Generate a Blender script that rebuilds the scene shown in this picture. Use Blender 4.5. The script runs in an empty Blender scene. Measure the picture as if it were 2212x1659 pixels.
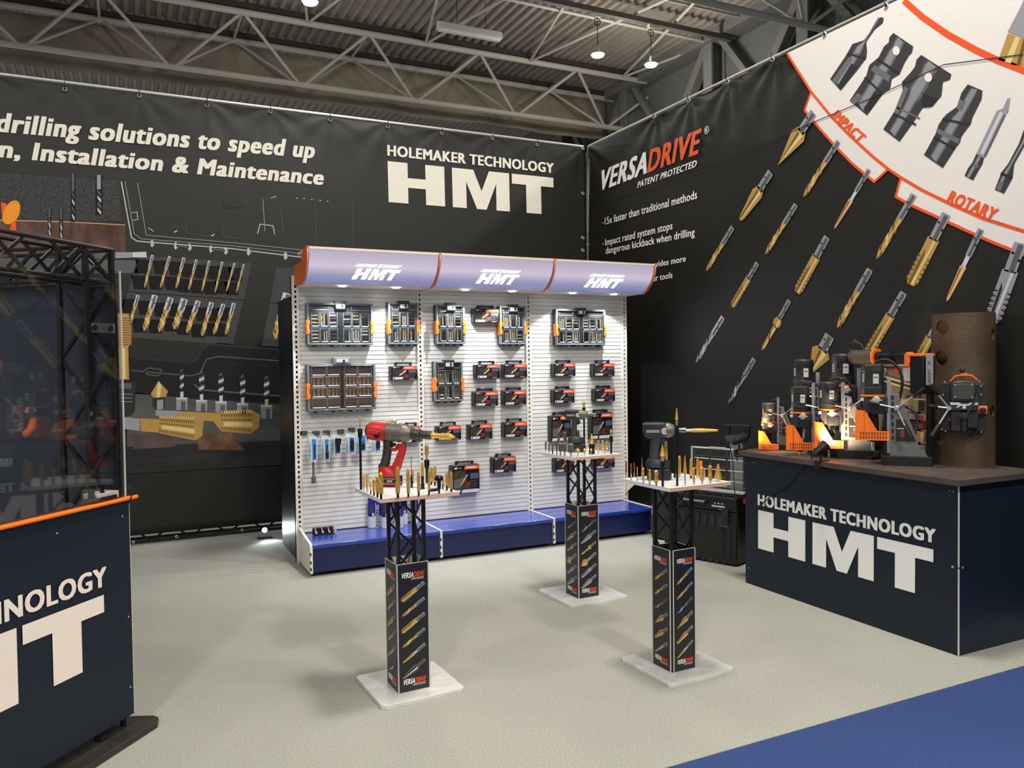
import bpy, bmesh, math, random
from mathutils import Vector, Matrix
random.seed(11)
RAD = math.radians
SC = bpy.context.scene
COL = SC.collection

# ------------------------------------------------------------------ camera, world, lights, exposure
FPX = 1718.3                                   # focal length in pixels of the 2212 x 1659 frame
YAW, PITCH, ROLL = RAD(-25.789), RAD(-1.5014), RAD(-0.7375)
EYE = Vector((0, 0, 1.55))
_f = Vector((-math.sin(YAW)*math.cos(PITCH), math.cos(YAW)*math.cos(PITCH), math.sin(PITCH)))
_r = Vector((math.cos(YAW), math.sin(YAW), 0)); _u = _r.cross(_f)
CR = math.cos(ROLL)*_r + math.sin(ROLL)*_u
CU = -math.sin(ROLL)*_r + math.cos(ROLL)*_u
CF = _f
cd = bpy.data.cameras.new('camera'); cam = bpy.data.objects.new('camera', cd); COL.objects.link(cam)
cd.sensor_width = 36; cd.sensor_fit = 'HORIZONTAL'; cd.lens = 36*FPX/2212; cd.clip_end = 300; cd.clip_start = .05
cam.matrix_world = Matrix(((CR.x, CU.x, -CF.x, EYE.x), (CR.y, CU.y, -CF.y, EYE.y), (CR.z, CU.z, -CF.z, EYE.z), (0, 0, 0, 1)))
SC.camera = cam
SC.view_settings.view_transform = 'Standard'; SC.view_settings.look = 'None'
SC.view_settings.gamma = 1; SC.view_settings.use_curve_mapping = False
SC.view_settings.exposure = 0.0
w = bpy.data.worlds.new('hall_air'); SC.world = w; w.use_nodes = True
bg = w.node_tree.nodes['Background']; bg.inputs[0].default_value = (.92, .96, 1.0, 1); bg.inputs[1].default_value = .42

def light(kind, name, loc, energy, color=(1, 1, 1), size=.3, aim=None, spot=60, blend=.5):
    ld = bpy.data.lights.new(name, kind); ld.energy = energy; ld.color = color
    if kind == 'AREA': ld.shape = 'DISK'; ld.size = size
    elif kind == 'SPOT': ld.shadow_soft_size = size; ld.spot_size = RAD(spot); ld.spot_blend = blend
    else: ld.shadow_soft_size = size
    o = bpy.data.objects.new(name, ld); COL.objects.link(o); o.location = loc
    d = Vector(aim) - Vector(loc) if aim else Vector((0, 0, -1))
    o.rotation_euler = d.to_track_quat('-Z', 'Y').to_euler()
    return o
WARM = (1.0, .945, .85)
# rows of high bay lamps; cool rear ones added to brighten the far roof
for hx, hy, he in ((-3.4, -3.5, 700), (2.8, -3.5, 800), (9.0, -3.5, 560), (-3.4, 3.2, 300), (2.8, 3.2, 760), (9.0, 3.2, 320),
                   (-3.4, 10, 120), (2.8, 10, 160), (-2, 22.5, 1100), (6, 22.5, 1100), (-2, 29, 1100), (6, 29, 1100)):
    light('AREA', 'high_bay_and_fill', (hx, hy, 7.5), he*(.62 if hy < 0 else .42), WARM if hy < 20 else (.86, .94, 1), .9)
# ------------------------------------------------------------------ pixel helpers (a pixel of the photograph onto a real plane)
def ray(x, y): return (x-1106)/FPX*CR - (y-829.5)/FPX*CU + CF
def onz(x, y, z=0.): d = ray(x, y); return EYE + d*((z-EYE.z)/d.z)
def ony(x, y, Y): d = ray(x, y); return EYE + d*(Y/d.y)
def onx(x, y, X): d = ray(x, y); return EYE + d*(X/d.x)
def proj(P):
    v = Vector(P)-EYE; z = v.dot(CF); return (1106+FPX*v.dot(CR)/z, 829.5-FPX*v.dot(CU)/z)
def depth(P): return (Vector(P)-EYE).dot(CF)
def z_at(xy, py):
    a, b = -1., 6.
    for _ in range(50):
        m = (a+b)/2
        if proj((xy[0], xy[1], m))[1] > py: a = m
        else: b = m
    return m

# ------------------------------------------------------------------ materials
def lin(c): c /= 255.; return c/12.92 if c <= .04045 else ((c+.055)/1.055)**2.4
MATS = {}
def mat(name, rgb, rough=.5, metal=0., noise=None, bump=None, emit=None, coat=0., spec=None):
    """noise = (scale, amount 0..1, stretch)   bump = (scale, strength, stretch)"""
    if name in MATS: return MATS[name]
    m = bpy.data.materials.new(name); m.use_nodes = True; nt = m.node_tree; b = nt.nodes['Principled BSDF']
    c = tuple(lin(v) for v in rgb) + (1,)
    b.inputs['Base Color'].default_value = c; b.inputs['Roughness'].default_value = rough; b.inputs['Metallic'].default_value = metal
    if coat: b.inputs['Coat Weight'].default_value = coat; b.inputs['Coat Roughness'].default_value = .08
    if spec is None and ('_ink' in name or '_picture' in name): spec = .22
    if spec is not None: b.inputs['Specular IOR Level'].default_value = spec
    def coords(st):
        g = nt.nodes.new('ShaderNodeTexCoord'); mp = nt.nodes.new('ShaderNodeMapping')
        nt.links.new(g.outputs['Object'], mp.inputs[0]); mp.inputs['Scale'].default_value = st; return mp
    if noise:
        sc, am, st = (noise + ((1, 1, 1),))[:3]
        n = nt.nodes.new('ShaderNodeTexNoise'); n.inputs['Scale'].default_value = sc; n.inputs['Detail'].default_value = 4
        nt.links.new(coords(st).outputs[0], n.inputs['Vector'])
        r = nt.nodes.new('ShaderNodeValToRGB'); r.color_ramp.elements[0].position = .3; r.color_ramp.elements[1].position = .7
        r.color_ramp.elements[0].color = tuple(v*(1-am) for v in c[:3]) + (1,)
        r.color_ramp.elements[1].color = tuple(min(1, v*(1+am)) for v in c[:3]) + (1,)
        nt.links.new(n.outputs[0], r.inputs[0]); nt.links.new(r.outputs[0], b.inputs['Base Color'])
    if bump:
        sc, stg, st = (bump + ((1, 1, 1),))[:3]
        n = nt.nodes.new('ShaderNodeTexNoise'); n.inputs['Scale'].default_value = sc; n.inputs['Detail'].default_value = 3
        nt.links.new(coords(st).outputs[0], n.inputs['Vector'])
        bp = nt.nodes.new('ShaderNodeBump'); bp.inputs['Strength'].default_value = stg; bp.inputs['Distance'].default_value = .02
        nt.links.new(n.outputs[0], bp.inputs['Height']); nt.links.new(bp.outputs[0], b.inputs['Normal'])
    if emit:
        b.inputs['Emission Color'].default_value = tuple(lin(v) for v in emit[0]) + (1,); b.inputs['Emission Strength'].default_value = emit[1]
    MATS[name] = m; return m
def clear_mat(name, tint=(1, 1, 1), rough=.02, ior=1.45, haze=0.):
    if name in MATS: return MATS[name]
    m = bpy.data.materials.new(name); m.use_nodes = True; nt = m.node_tree; nt.nodes.remove(nt.nodes['Principled BSDF'])
    t = nt.nodes.new('ShaderNodeBsdfTransparent'); t.inputs[0].default_value = tint + (1,)
    g = nt.nodes.new('ShaderNodeBsdfGlossy'); g.inputs['Roughness'].default_value = rough
    lw = nt.nodes.new('ShaderNodeLayerWeight'); lw.inputs['Blend'].default_value = .5; r0 = ((ior-1)/(ior+1))**2
    pw = nt.nodes.new('ShaderNodeMath'); pw.operation = 'POWER'; pw.inputs[1].default_value = 5; nt.links.new(lw.outputs['Facing'], pw.inputs[0])
    f = nt.nodes.new('ShaderNodeMath'); f.operation = 'MULTIPLY_ADD'; f.inputs[1].default_value = 1-r0; f.inputs[2].default_value = r0; nt.links.new(pw.outputs[0], f.inputs[0])
    mx = nt.nodes.new('ShaderNodeMixShader'); nt.links.new(f.outputs[0], mx.inputs[0])
    nt.links.new(t.outputs[0], mx.inputs[1]); nt.links.new(g.outputs[0], mx.inputs[2]); last = mx
    if haze:
        d = nt.nodes.new('ShaderNodeBsdfDiffuse'); d.inputs[0].default_value = (.8, .85, .88, 1)
        m2 = nt.nodes.new('ShaderNodeMixShader'); m2.inputs[0].default_value = haze
        nt.links.new(mx.outputs[0], m2.inputs[1]); nt.links.new(d.outputs[0], m2.inputs[2]); last = m2
    nt.links.new(last.outputs[0], nt.nodes['Material Output'].inputs[0]); MATS[name] = m; return m

BANNER = mat('banner_vinyl', (28, 28, 25), .48, bump=(1.6, .2, (1, 1, .5)), spec=.4)
NAVY = mat('navy_panel', (20, 30, 44), .42, spec=.35)
WHITE_INK = mat('white_ink', (250, 249, 244), .45)
CREAM_INK = mat('cream_ink', (236, 232, 216), .45)
ORANGE_INK = mat('orange_ink', (240, 88, 40), .45)
GREY1 = mat('grey_ink_dark', (48, 48, 48), .5); GREY2 = mat('grey_ink', (92, 92, 94), .5); GREY3 = mat('grey_ink_light', (150, 150, 156), .5)
GREY4 = mat('grey_ink_pale', (200, 200, 206), .5); BLACK_INK = mat('black_ink', (16, 16, 17), .45); DARK_INK = mat('dark_ink', (30, 30, 30), .5)
GOLD_INK = mat('gold_ink', (182, 146, 78), .45); GOLD_INK2 = mat('gold_ink_pale', (222, 200, 136), .45); GOLD_INK3 = mat('gold_ink_deep', (112, 86, 48), .45)
ROSE_INK = mat('rose_gold_ink', (205, 150, 100), .45); RUST_INK = mat('rust_picture', (92, 66, 58), .5, noise=(9, .55, (1, 1, .4)))
SPECKLE = mat('speckle_picture', (60, 60, 61), .5, noise=(60, .6)); FOAM = mat('foam_picture', (66, 66, 68), .5, noise=(70, .35))
GOLD = mat('titanium_gold', (240, 190, 88), .27, .72); BRONZE = mat('bronze_coat', (172, 110, 70), .3, .75)
STEEL = mat('bright_steel', (206, 204, 200), .27, .75); BURR = mat('carbide_grey', (132, 128, 120), .42, .8)
OXIDE = mat('black_oxide', (22, 21, 21), .34, .3); BLACK = mat('black_plastic', (20, 20, 21), .42)
TRUSS = mat('truss_black', (24, 22, 21), .38, .2); WHITE_ST = mat('white_steel', (226, 220, 210), .4); SLAT = mat('slat_white', (222, 220, 216), .35)
BLUE_DECK = mat('blue_deck', (36, 62, 152), .16, coat=.4); BLUE_KICK = mat('blue_kick', (15, 27, 76), .34)
ORANGE = mat('orange_plastic', (252, 122, 30), .38); RED = mat('red_plastic', (190, 40, 34), .36); GREY_P = mat('grey_plastic', (70, 70, 70), .45)
DGREY = mat('charcoal_plastic', (42, 43, 45), .45); ALU = mat('aluminium', (200, 200, 200), .3, 1., noise=(6, .15)); LABEL = mat('pale_label', (206, 200, 192), .5)
CASE_GREY = mat('case_grey', (112, 117, 119), .28); CLEAR = clear_mat('clear_plastic', (.94, .95, .95), .06, 1.5, .05); TEAL = mat('teal_plastic', (34, 62, 66), .42)
RUBBER = mat('black_rubber', (15, 15, 15), .55)

# ------------------------------------------------------------------ mesh builder
class MB:
    def __init__(s): s.v = []; s.f = []; s.mi = []; s.mats = []; s.M = Matrix()
    def slot(s, m):
        if m not in s.mats: s.mats.append(m)
        return s.mats.index(m)
    def add(s, vs, fs, m):
        b = len(s.v); i = s.slot(m); s.v += [tuple(s.M @ Vector(p)) for p in vs]
        for f in fs: s.f.append([b+k for k in f]); s.mi.append(i)
        return s
    def box(s, a, b, m, top=None):
        """box between corners a and b; top=(sx,sy) scales the upper face about its centre"""
        (x0, y0, z0), (x1, y1, z1) = a, b
        q = [(x0, y0), (x1, y0), (x1, y1), (x0, y1)]; t = q
        if top: cx, cy = (x0+x1)/2, (y0+y1)/2; t = [(cx+(x-cx)*top[0], cy+(y-cy)*top[1]) for x, y in q]
        return s.add([p+(z0,) for p in q]+[p+(z1,) for p in t], [(3, 2, 1, 0), (4, 5, 6, 7), (0, 1, 5, 4), (1, 2, 6, 5), (2, 3, 7, 6), (3, 0, 4, 7)], m)
    def lathe(s, prof, m, p0=(0, 0, 0), ax=(0, 0, 1), n=20, fn=None, cap=True, sx=1.):
        """prof = [(t along axis, radius)]; fn(i, ang, r) can change the radius; sx squeezes across"""
        ax = Vector(ax).normalized(); p0 = Vector(p0)
        a = ax.orthogonal().normalized() if abs(ax.z) < .9 else Vector((1, 0, 0)); a = (a-ax*a.dot(ax)).normalized(); b = ax.cross(a)
        vs = []; fs = []
        for i, (t, r) in enumerate(prof):
            for k in range(n):
                g = 2*math.pi*k/n; rr = fn(i, g, r) if fn else r
                vs.append(p0+ax*t+a*(rr*math.cos(g)*sx)+b*(rr*math.sin(g)))
        for i in range(len(prof)-1):
            for k in range(n): fs.append((i*n+k, i*n+(k+1) % n, (i+1)*n+(k+1) % n, (i+1)*n+k))
        if cap: fs.append(tuple(range(n-1, -1, -1))); fs.append(tuple((len(prof)-1)*n+k for k in range(n)))
        return s.add(vs, fs, m)
    def rod(s, a, b, r, m, n=10, r1=None):
        a, b = Vector(a), Vector(b); return s.lathe([(0, r), ((b-a).length, r if r1 is None else r1)], m, a, b-a, n)
    def bar(s, a, b, w, h, m, up=(0, 0, 1)):
        a, b = Vector(a), Vector(b); d = (b-a).normalized(); u = Vector(up); sd = d.cross(u)
        if sd.length < 1e-4: sd = d.cross(Vector((0, 1, 0)))
        sd.normalize(); u = sd.cross(d); vs = []
        for p in (a, b):
            for i, j in ((-1, -1), (1, -1), (1, 1), (-1, 1)): vs.append(p+sd*(i*w/2)+u*(j*h/2))
        return s.add(vs, [(3, 2, 1, 0), (4, 5, 6, 7), (0, 1, 5, 4), (1, 2, 6, 5), (2, 3, 7, 6), (3, 0, 4, 7)], m)
    def tube(s, pts, r, m, n=8):
        pts = [Vector(p) for p in pts]; vs = []; fs = []; prev = None
        for i, p in enumerate(pts):
            d = (pts[min(i+1, len(pts)-1)]-pts[max(i-1, 0)]).normalized()
            a = d.orthogonal().normalized() if prev is None else (prev-d*prev.dot(d)).normalized()
            prev = a; b = d.cross(a)
            vs += [p+a*(r*math.cos(2*math.pi*k/n))+b*(r*math.sin(2*math.pi*k/n)) for k in range(n)]
        for i in range(len(pts)-1):
            for k in range(n): fs.append((i*n+k, i*n+(k+1) % n, (i+1)*n+(k+1) % n, (i+1)*n+k))
        fs += [tuple(range(n-1, -1, -1)), tuple((len(pts)-1)*n+k for k in range(n))]
        return s.add(vs, fs, m)
    def prism(s, pts, y0, y1, m, ax='y'):
        """outline in x,z pushed from y0 to y1 (ax='y'), or in y,z along x (ax='x'), or x,y along z"""
        def P(p, d): return {'y': (p[0], d, p[1]), 'x': (d, p[0], p[1]), 'z': (p[0], p[1], d)}[ax]
        n = len(pts); vs = [P(p, y0) for p in pts]+[P(p, y1) for p in pts]
        return s.add(vs, [tuple(range(n)), tuple(range(2*n-1, n-1, -1))]+[(i, n+i, n+(i+1) % n, (i+1) % n) for i in range(n)], m)
    def loft(s, secs, m):
        """secs = list of equally long rings of points"""
        n = len(secs[0]); vs = [p for r in secs for p in r]; fs = []
        for i in range(len(secs)-1):
            for k in range(n): fs.append((i*n+k, i*n+(k+1) % n, (i+1)*n+(k+1) % n, (i+1)*n+k))
        fs += [tuple(range(n-1, -1, -1)), tuple((len(secs)-1)*n+k for k in range(n))]
        return s.add(vs, fs, m)
    def mesh(s, name, smooth=True, ang=35):
        me = bpy.data.meshes.new(name); me.from_pydata(s.v, [], s.f)
        for m in s.mats: me.materials.append(m)
        me.polygons.foreach_set('material_index', s.mi); me.update()
        bm = bmesh.new(); bm.from_mesh(me); bmesh.ops.recalc_face_normals(bm, faces=bm.faces); bm.to_mesh(me); bm.free()
        if smooth: me.polygons.foreach_set('use_smooth', [True]*len(me.polygons)); me.set_sharp_from_angle(angle=RAD(ang))
        return me
    def build(s, name, parent=None, bevel=0., smooth=True, **kw):
        o = bpy.data.objects.new(name, s.mesh(name, smooth)); COL.objects.link(o)
        if parent: o.parent = parent
        if bevel:
            b = o.modifiers.new('bevel', 'BEVEL'); b.width = bevel; b.segments = 2; b.limit_method = 'ANGLE'; b.angle_limit = RAD(40)
        for k, v in kw.items(): o[k] = v
        return o
def tag(o, label=None, cat=None, group=None, kind=None):
    if label: o['label'] = label
    if cat: o['category'] = cat
    if group: o['group'] = group
    if kind: o['kind'] = kind
    return o
def thing(name, label, cat, loc=(0, 0, 0), rz=0., group=None):
    o = bpy.data.objects.new(name, None); COL.objects.link(o); o.empty_display_size = .05
    o.location = loc; o.rotation_euler = (0, 0, rz); return tag(o, label, cat, group)
def copy_tree(o, loc=None, rz=None, label=None, group=None, parent=None):
    c = o.copy(); COL.objects.link(c)
    if parent: c.parent = parent
    for ch in list(o.children): copy_tree(ch, parent=c)
    if loc is not None: c.location = loc
    if rz is not None: c.rotation_euler = (0, 0, rz)
    if label: c['label'] = label
    if group: c['group'] = group
    return c
def struct(name, mb, **kw): return tag(mb.build(name, **kw), kind='structure')

# ------------------------------------------------------------------ flat printing
_TX = {}
def text_shape(s, bold=0., ref='H'):
    key = (s, bold, ref)
    if key in _TX: return _TX[key]
    def mesh_of(t):
        cu = bpy.data.curves.new('t', 'FONT'); cu.body = t; cu.resolution_u = 3; cu.space_character = 1+bold*2.2
        ob = bpy.data.objects.new('t', cu); COL.objects.link(ob); dg = bpy.context.evaluated_depsgraph_get(); dg.update()
        me = bpy.data.meshes.new_from_object(ob.evaluated_get(dg)); bpy.data.objects.remove(ob); bpy.data.curves.remove(cu)
        vs = [(v.co.x, v.co.y) for v in me.vertices]; fs = [tuple(p.vertices) for p in me.polygons]; bpy.data.meshes.remove(me); return vs, fs
    vs, fs = mesh_of(s); rv, _ = mesh_of(ref)
    x0 = min(v[0] for v in vs); x1 = max(v[0] for v in vs); y0 = min(v[1] for v in rv); y1 = max(v[1] for v in rv)
    _TX[key] = ([((x-x0)/(x1-x0), (y-y0)/(y1-y0)) for x, y in vs], fs, (x1-x0)/(y1-y0), bold*.95/(x1-x0), bold*.95/(y1-y0)); return _TX[key]
HMT_H = [(0, 0), (0, 1), (.11, 1), (.11, .63), (.21, .63), (.21, 1), (.32, 1), (.32, 0), (.21, 0), (.21, .39), (.11, .39), (.11, 0)]
HMT_M = [(.365, 0), (.365, 1), (.492, 1), (.54, .47), (.588, 1), (.713, 1), (.713, 0), (.63, 0), (.63, .68), (.568, 0), (.51, 0), (.448, .68), (.448, 0)]
HMT_T = [(.73, 1), (1, 1), (1, .74), (.917, .74), (.917, 0), (.82, 0), (.82, .74), (.73, .74)]
class Plane:
    """a flat printed face: O + u U + v V, N towards the viewer"""
    def __init__(s, O, U, V, N, eps=.0007): s.O, s.U, s.V, s.N = Vector(O), Vector(U).normalized(), Vector(V).normalized(), Vector(N).normalized(); s.eps = eps; s.new()
    def new(s): s.mb = MB(); s.k = 0; return s
    def px(s, x, y):
        d = ray(x, y); p = EYE+d*((s.O-EYE).dot(s.N)/d.dot(s.N)) - s.O; return (p.dot(s.U), p.dot(s.V))
    def P(s, p, l): return s.O+s.U*p[0]+s.V*p[1]+s.N*(s.eps*l)
    def poly(s, pts, m, l=1): s.mb.add([s.P(p, l) for p in pts], [tuple(range(len(pts)))], m); return s
    def aff(s, bl, br, tl): return lambda p: (bl[0]+(br[0]-bl[0])*p[0]+(tl[0]-bl[0])*p[1], bl[1]+(br[1]-bl[1])*p[0]+(tl[1]-bl[1])*p[1])
    def text(s, t, bl, br, tl, m, bold=.02, ref='H', l=3):
        vs, fs, _, bx, by = text_shape(t, bold, ref); A = s.aff(bl, br, tl)
        for i, (dx, dy) in enumerate(((0, 0), (1, .8), (-1, .8), (1, -.8), (-1, -.8)) if bold > .011 else ((0, 0),)):   # thicker strokes
            s.mb.add([s.P(A((v[0]*(1-2*bx)+bx+dx*bx, v[1]+dy*by*.5)), l+.15*i) for v in vs], fs, m)
        return s
    def hmt(s, bl, br, tl, m, l=3):
        A = s.aff(bl, br, tl)
        for g in (HMT_H, HMT_M, HMT_T): s.poly([A(p) for p in g], m, l)
        return s
    def line(s, pts, wd, m, l=2):
        """a mitred strip of width wd along pts"""
        p = [Vector(q) for q in pts]; n = len(p); L, R_ = [], []
        for i in range(n):
            ds = [(p[j+1]-p[j]).normalized() for j in (i-1, i) if 0 <= j < n-1]; t = (ds[0]+ds[-1])
            t = t.normalized() if t.length > .2 else ds[0]; k = Vector((-t.y, t.x)); c = max(.45, k.dot(Vector((-ds[0].y, ds[0].x))))
            L.append(p[i]+k*(wd/2/c)); R_.append(p[i]-k*(wd/2/c))
        s.mb.add([s.P(q, l) for q in L+R_], [(i, i+1, n+i+1, n+i) for i in range(n-1)], m); return s
    def disc(s, c, r, m, l=2, ry=None, n=20): return s.poly([(c[0]+r*math.cos(2*math.pi*k/n), c[1]+(ry or r)*math.sin(2*math.pi*k/n)) for k in range(n)], m, l)
    def bit(s, S, T, hw, kind='drill', body=None, shank=None, l=2):
        """a printed drill bit from its shank end S to its tip T, half width hw"""
        S, T = Vector(S), Vector(T); d = T-S; L = d.length; d /= L; n = Vector((-d.y, d.x))
        g, g2, g3 = {'gold': (GOLD_INK, GOLD_INK2, GOLD_INK3), 'rose': (ROSE_INK, GOLD_INK2, GOLD_INK3), 'silver': (GREY3, GREY4, GREY1), 'dark': (GREY2, GREY4, BLACK_INK)}[body or 'gold']
        q = lambda t, o: tuple(S+d*(L*t)+n*(hw*o))
        sm = shank or GREY3; f = .36; sw = .75 if kind in ('tap', 'cone', 'csk', 'core') else .82
        s.poly([q(0, -sw*.9), q(0, sw*.9), q(.02, sw), q(f, sw), q(f, -sw), q(.02, -sw)], sm, l)
        s.poly([q(.02, -sw*.25), q(.02, sw*.6), q(f, sw*.6), q(f, -sw*.25)], GREY2, l+1)
        for t, o in ((.13, -.45), (.2, .6)): s.poly([q(t-.018, o), q(t, o+.3*sw), q(t+.018, o), q(t, o-.3*sw)], BLACK_INK, l+2)
        if kind == 'drill':
            up = [q(f+(.9-f)*k/12, .72+.12*math.sin(k*1.9)) for k in range(13)]; dn = [q(f+(.9-f)*k/12, -.72-.12*math.sin(k*1.9+1)) for k in range(13)]
            s.poly(up+[q(1, 0)]+dn[::-1], g, l)
            for k in range(3):
                t = f+.08+k*.17; s.poly([q(t, -.75), q(t+.05, -.75), q(t+.19, .75), q(t+.12, .75)], g3 if k % 2 == 0 else g2, l+1)
            s.poly([q(f, .2), q(f, .5), q(.93, .1), q(.93, -.1)], g2, l+2)
        elif kind == 'tap':
            s.poly([q(f-.02, -1), q(f-.02, 1), q(.93, 1), q(1, .6), q(1, -.6), q(.93, -1)], g, l)
            s.poly([q(f-.02, .15), q(f-.02, .5), q(.99, .35), q(.99, .05)], g2, l+1); s.poly([q(.5, -.5), q(.58, -.15), q(.99, -.1), q(.99, -.5)], g3, l+1)
            for k in range(11):
                t = .6+k*.034
                for o in (-1.12, .62): s.poly([q(t, o), q(t, o+.5), q(t+.016, o+.5), q(t+.016, o)], g if k % 2 else g3, l+2)
        elif kind == 'cone' or kind == 'core':
            e = 1.35 if kind == 'core' else 1.5; tip = .5 if kind == 'core' else .08
            s.poly([q(f-.03, -e*.6), q(f-.05, e*.6), q(f+.05, e), q(.93, tip+.1), q(1, tip*.4), q(1, -tip*.4), q(.93, -tip-.1), q(f+.08, -e)], g, l)
            s.poly([q(f, .1), q(f+.02, e*.55), q(.95, tip*.4), q(.97, 0)], g2, l+1); s.poly([q(f+.02, -e*.3), q(f+.04, 0), q(.96, 0), q(.93, -tip*.7)], g3, l+1)
        elif kind == 'reamer':
            s.poly([q(f, -.55), q(f, .55), q(f+.14, .55), q(f+.14, -.55)], GREY4, l)
            s.poly([q(f+.14, -.9), q(f+.14, .9), q(.95, .4), q(1, 0), q(.95, -.4)], g, l); s.poly([q(f+.14, .1), q(f+.14, .5), q(.97, .15), q(.97, 0)], g2, l+1); s.poly([q(f+.18, -.55), q(f+.18, -.2), q(.9, -.05), q(.9, -.2)], g3, l+1)
        elif kind == 'csk':
            s.poly([q(f-.02, -.8), q(f-.02, .8), q(f+.05, 1.5), q(f+.1, 1.45), q(f+.16, .7), q(.93, .6), q(1, 0), q(.93, -.6), q(f+.16, -.7), q(f+.1, -1.45), q(f+.05, -1.5)], g, l)
            s.poly([q(f, 0), q(f+.05, .8), q(.95, .3), q(.95, 0)], g2, l+1); s.poly([q(f+.25, -.6), q(f+.3, -.6), q(f+.45, .6), q(f+.38, .6)], g3, l+2); s.poly([q(f+.12, -.7), q(f+.14, .7), q(f+.17, .7), q(f+.15, -.7)], g3, l+2)
        elif kind == 'countersink':
            s.poly([q(.6, -.8), q(.6, .8), q(.68, 1.9), q(.8, 1.9), q(1, .2), q(1, -.2), q(.8, -1.9), q(.68, -1.9)], g, l); s.poly([q(f, -.8), q(f, .8), q(.62, .8), q(.62, -.8)], sm, l)
            s.poly([q(.66, .2), q(.66, 1.2), q(.98, .1), q(.98, 0)], g2, l+1)
        return s
    def versadrive(s, u, v, wd, l=3):
        """the two tone italic word mark, lower left corner u, v and width wd"""
        h = wd*.2; sh = h*.18
        s.text('VERSA', (u, v), (u+wd*.5, v), (u+sh, v+h), WHITE_INK, .03, l=l); s.text('DRIVE', (u+wd*.51, v), (u+wd*.94, v), (u+wd*.51+sh, v+h), ORANGE_INK, .03, l=l)
        s.text('PATENT PROTECTED', (u+wd*.42, v-h*.5), (u+wd*.93, v-h*.5), (u+wd*.42+sh*.4, v-h*.14), WHITE_INK, .01, l=l)
        s.disc((u+wd*.985, v+h*.95), wd*.012, ORANGE_INK, l); return s
    def build(s, name, parent=None, **kw): o = s.mb.build(name, parent, smooth=False, **kw); s.new(); return o
# ------------------------------------------------------------------ the hall
CARPET = mat('grey_carpet', (164, 164, 155), .95, noise=(170, .3), bump=(190, .12), spec=.1)
# large soft wear over the fine fibres
nt = CARPET.node_tree; bs = nt.nodes['Principled BSDF']; src = bs.inputs['Base Color'].links[0].from_socket
n2 = nt.nodes.new('ShaderNodeTexNoise'); n2.inputs['Scale'].default_value = 1.3; n2.inputs['Detail'].default_value = 3
r2 = nt.nodes.new('ShaderNodeMapRange'); r2.inputs[1].default_value = .3; r2.inputs[2].default_value = .7; r2.inputs[3].default_value = .93; r2.inputs[4].default_value = 1.03
tc = nt.nodes.new('ShaderNodeTexCoord'); nt.links.new(tc.outputs['Object'], n2.inputs['Vector']); nt.links.new(n2.outputs[0], r2.inputs[0])
mx = nt.nodes.new('ShaderNodeVectorMath'); mx.operation = 'SCALE'; nt.links.new(src, mx.inputs[0]); nt.links.new(r2.outputs[0], mx.inputs['Scale']); nt.links.new(mx.outputs[0], bs.inputs['Base Color'])
BLUE_CARPET = mat('blue_carpet', (56, 74, 122), .95, noise=(130, .14), bump=(300, .2), spec=.1)
struct('floor', MB().box((-8, 2.45, -.05), (4.7, 7.9, 0), CARPET), smooth=False)
struct('floor_aisle', MB().box((-8, -6, -.052), (12, 2.447, -.001), BLUE_CARPET), smooth=False)
CONCRETE = mat('hall_concrete', (160, 158, 152), .8, noise=(3, .2))
struct('floor_hall', MB().box((-14, -8, -.12), (12, 48, -.055), CONCRETE), smooth=False)

DECK = mat('roof_deck', (138, 130, 120), .6, noise=(2, .1)); ROOF_STEEL = mat('roof_steel', (178, 173, 164), .5)
HALL_GREY = mat('hall_wall_grey', (104, 105, 103), .7); COLUMN = mat('column_paint', (112, 113, 108), .6)
prof = []; x = -9.
while x < 11.8: prof += [(x, 8.74), (x+.07, 8.74), (x+.1, 8.67), (x+.17, 8.67)]; x += .2
vs = [(a, y, b) for y in (3, 48) for a, b in prof]; n = len(prof)
struct('ceiling', MB().add(vs, [(i, i+1, n+i+1, n+i) for i in range(n-1)], DECK), smooth=False)
DX0 = -1.6
def roof_truss(yb, label):
    zt = 8.49; dy = .75; x0, x1 = -9.2, 11.55
    m = MB(); m.rod((x0, yb, 7.5), (x1, yb, 7.5), .062, ROOF_STEEL, 12); tag(m.build('ceiling_truss_chord'), kind='structure')
    for s in (-1, 1):
        m = MB(); m.rod((x0, yb+s*dy, zt), (x1+.2, yb+s*dy, zt), .066, ROOF_STEEL, 12)
        m.box((x0, yb+s*dy-.05, zt+.07), (x1+.2, yb+s*dy+.05, 8.67), mat('purlin_dark', (52, 46, 42), .7)); tag(m.build('ceiling_truss_chord'), kind='structure')
        m = MB()
        for k in range(-3, 6):
            xb = DX0+2.53*k
            for sx in (-1.26, 1.26): m.rod((xb+sx*.04, yb, 7.5), (xb+sx, yb+s*dy, zt), .034 if s < 0 else .028, ROOF_STEEL, 8)
        tag(m.build('ceiling_truss_web'), kind='structure')
    m = MB()
    for k in range(-3, 6): m.rod((DX0+2.53*k+1.26, yb-dy, zt), (DX0+2.53*k+1.26, yb+dy, zt), .028, ROOF_STEEL, 8)
    tag(m.build('ceiling_truss_web'), kind='structure')
for yb in (10.6, 17.2, 23.8, 30.4, 37.0): roof_truss(yb, '')
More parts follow.
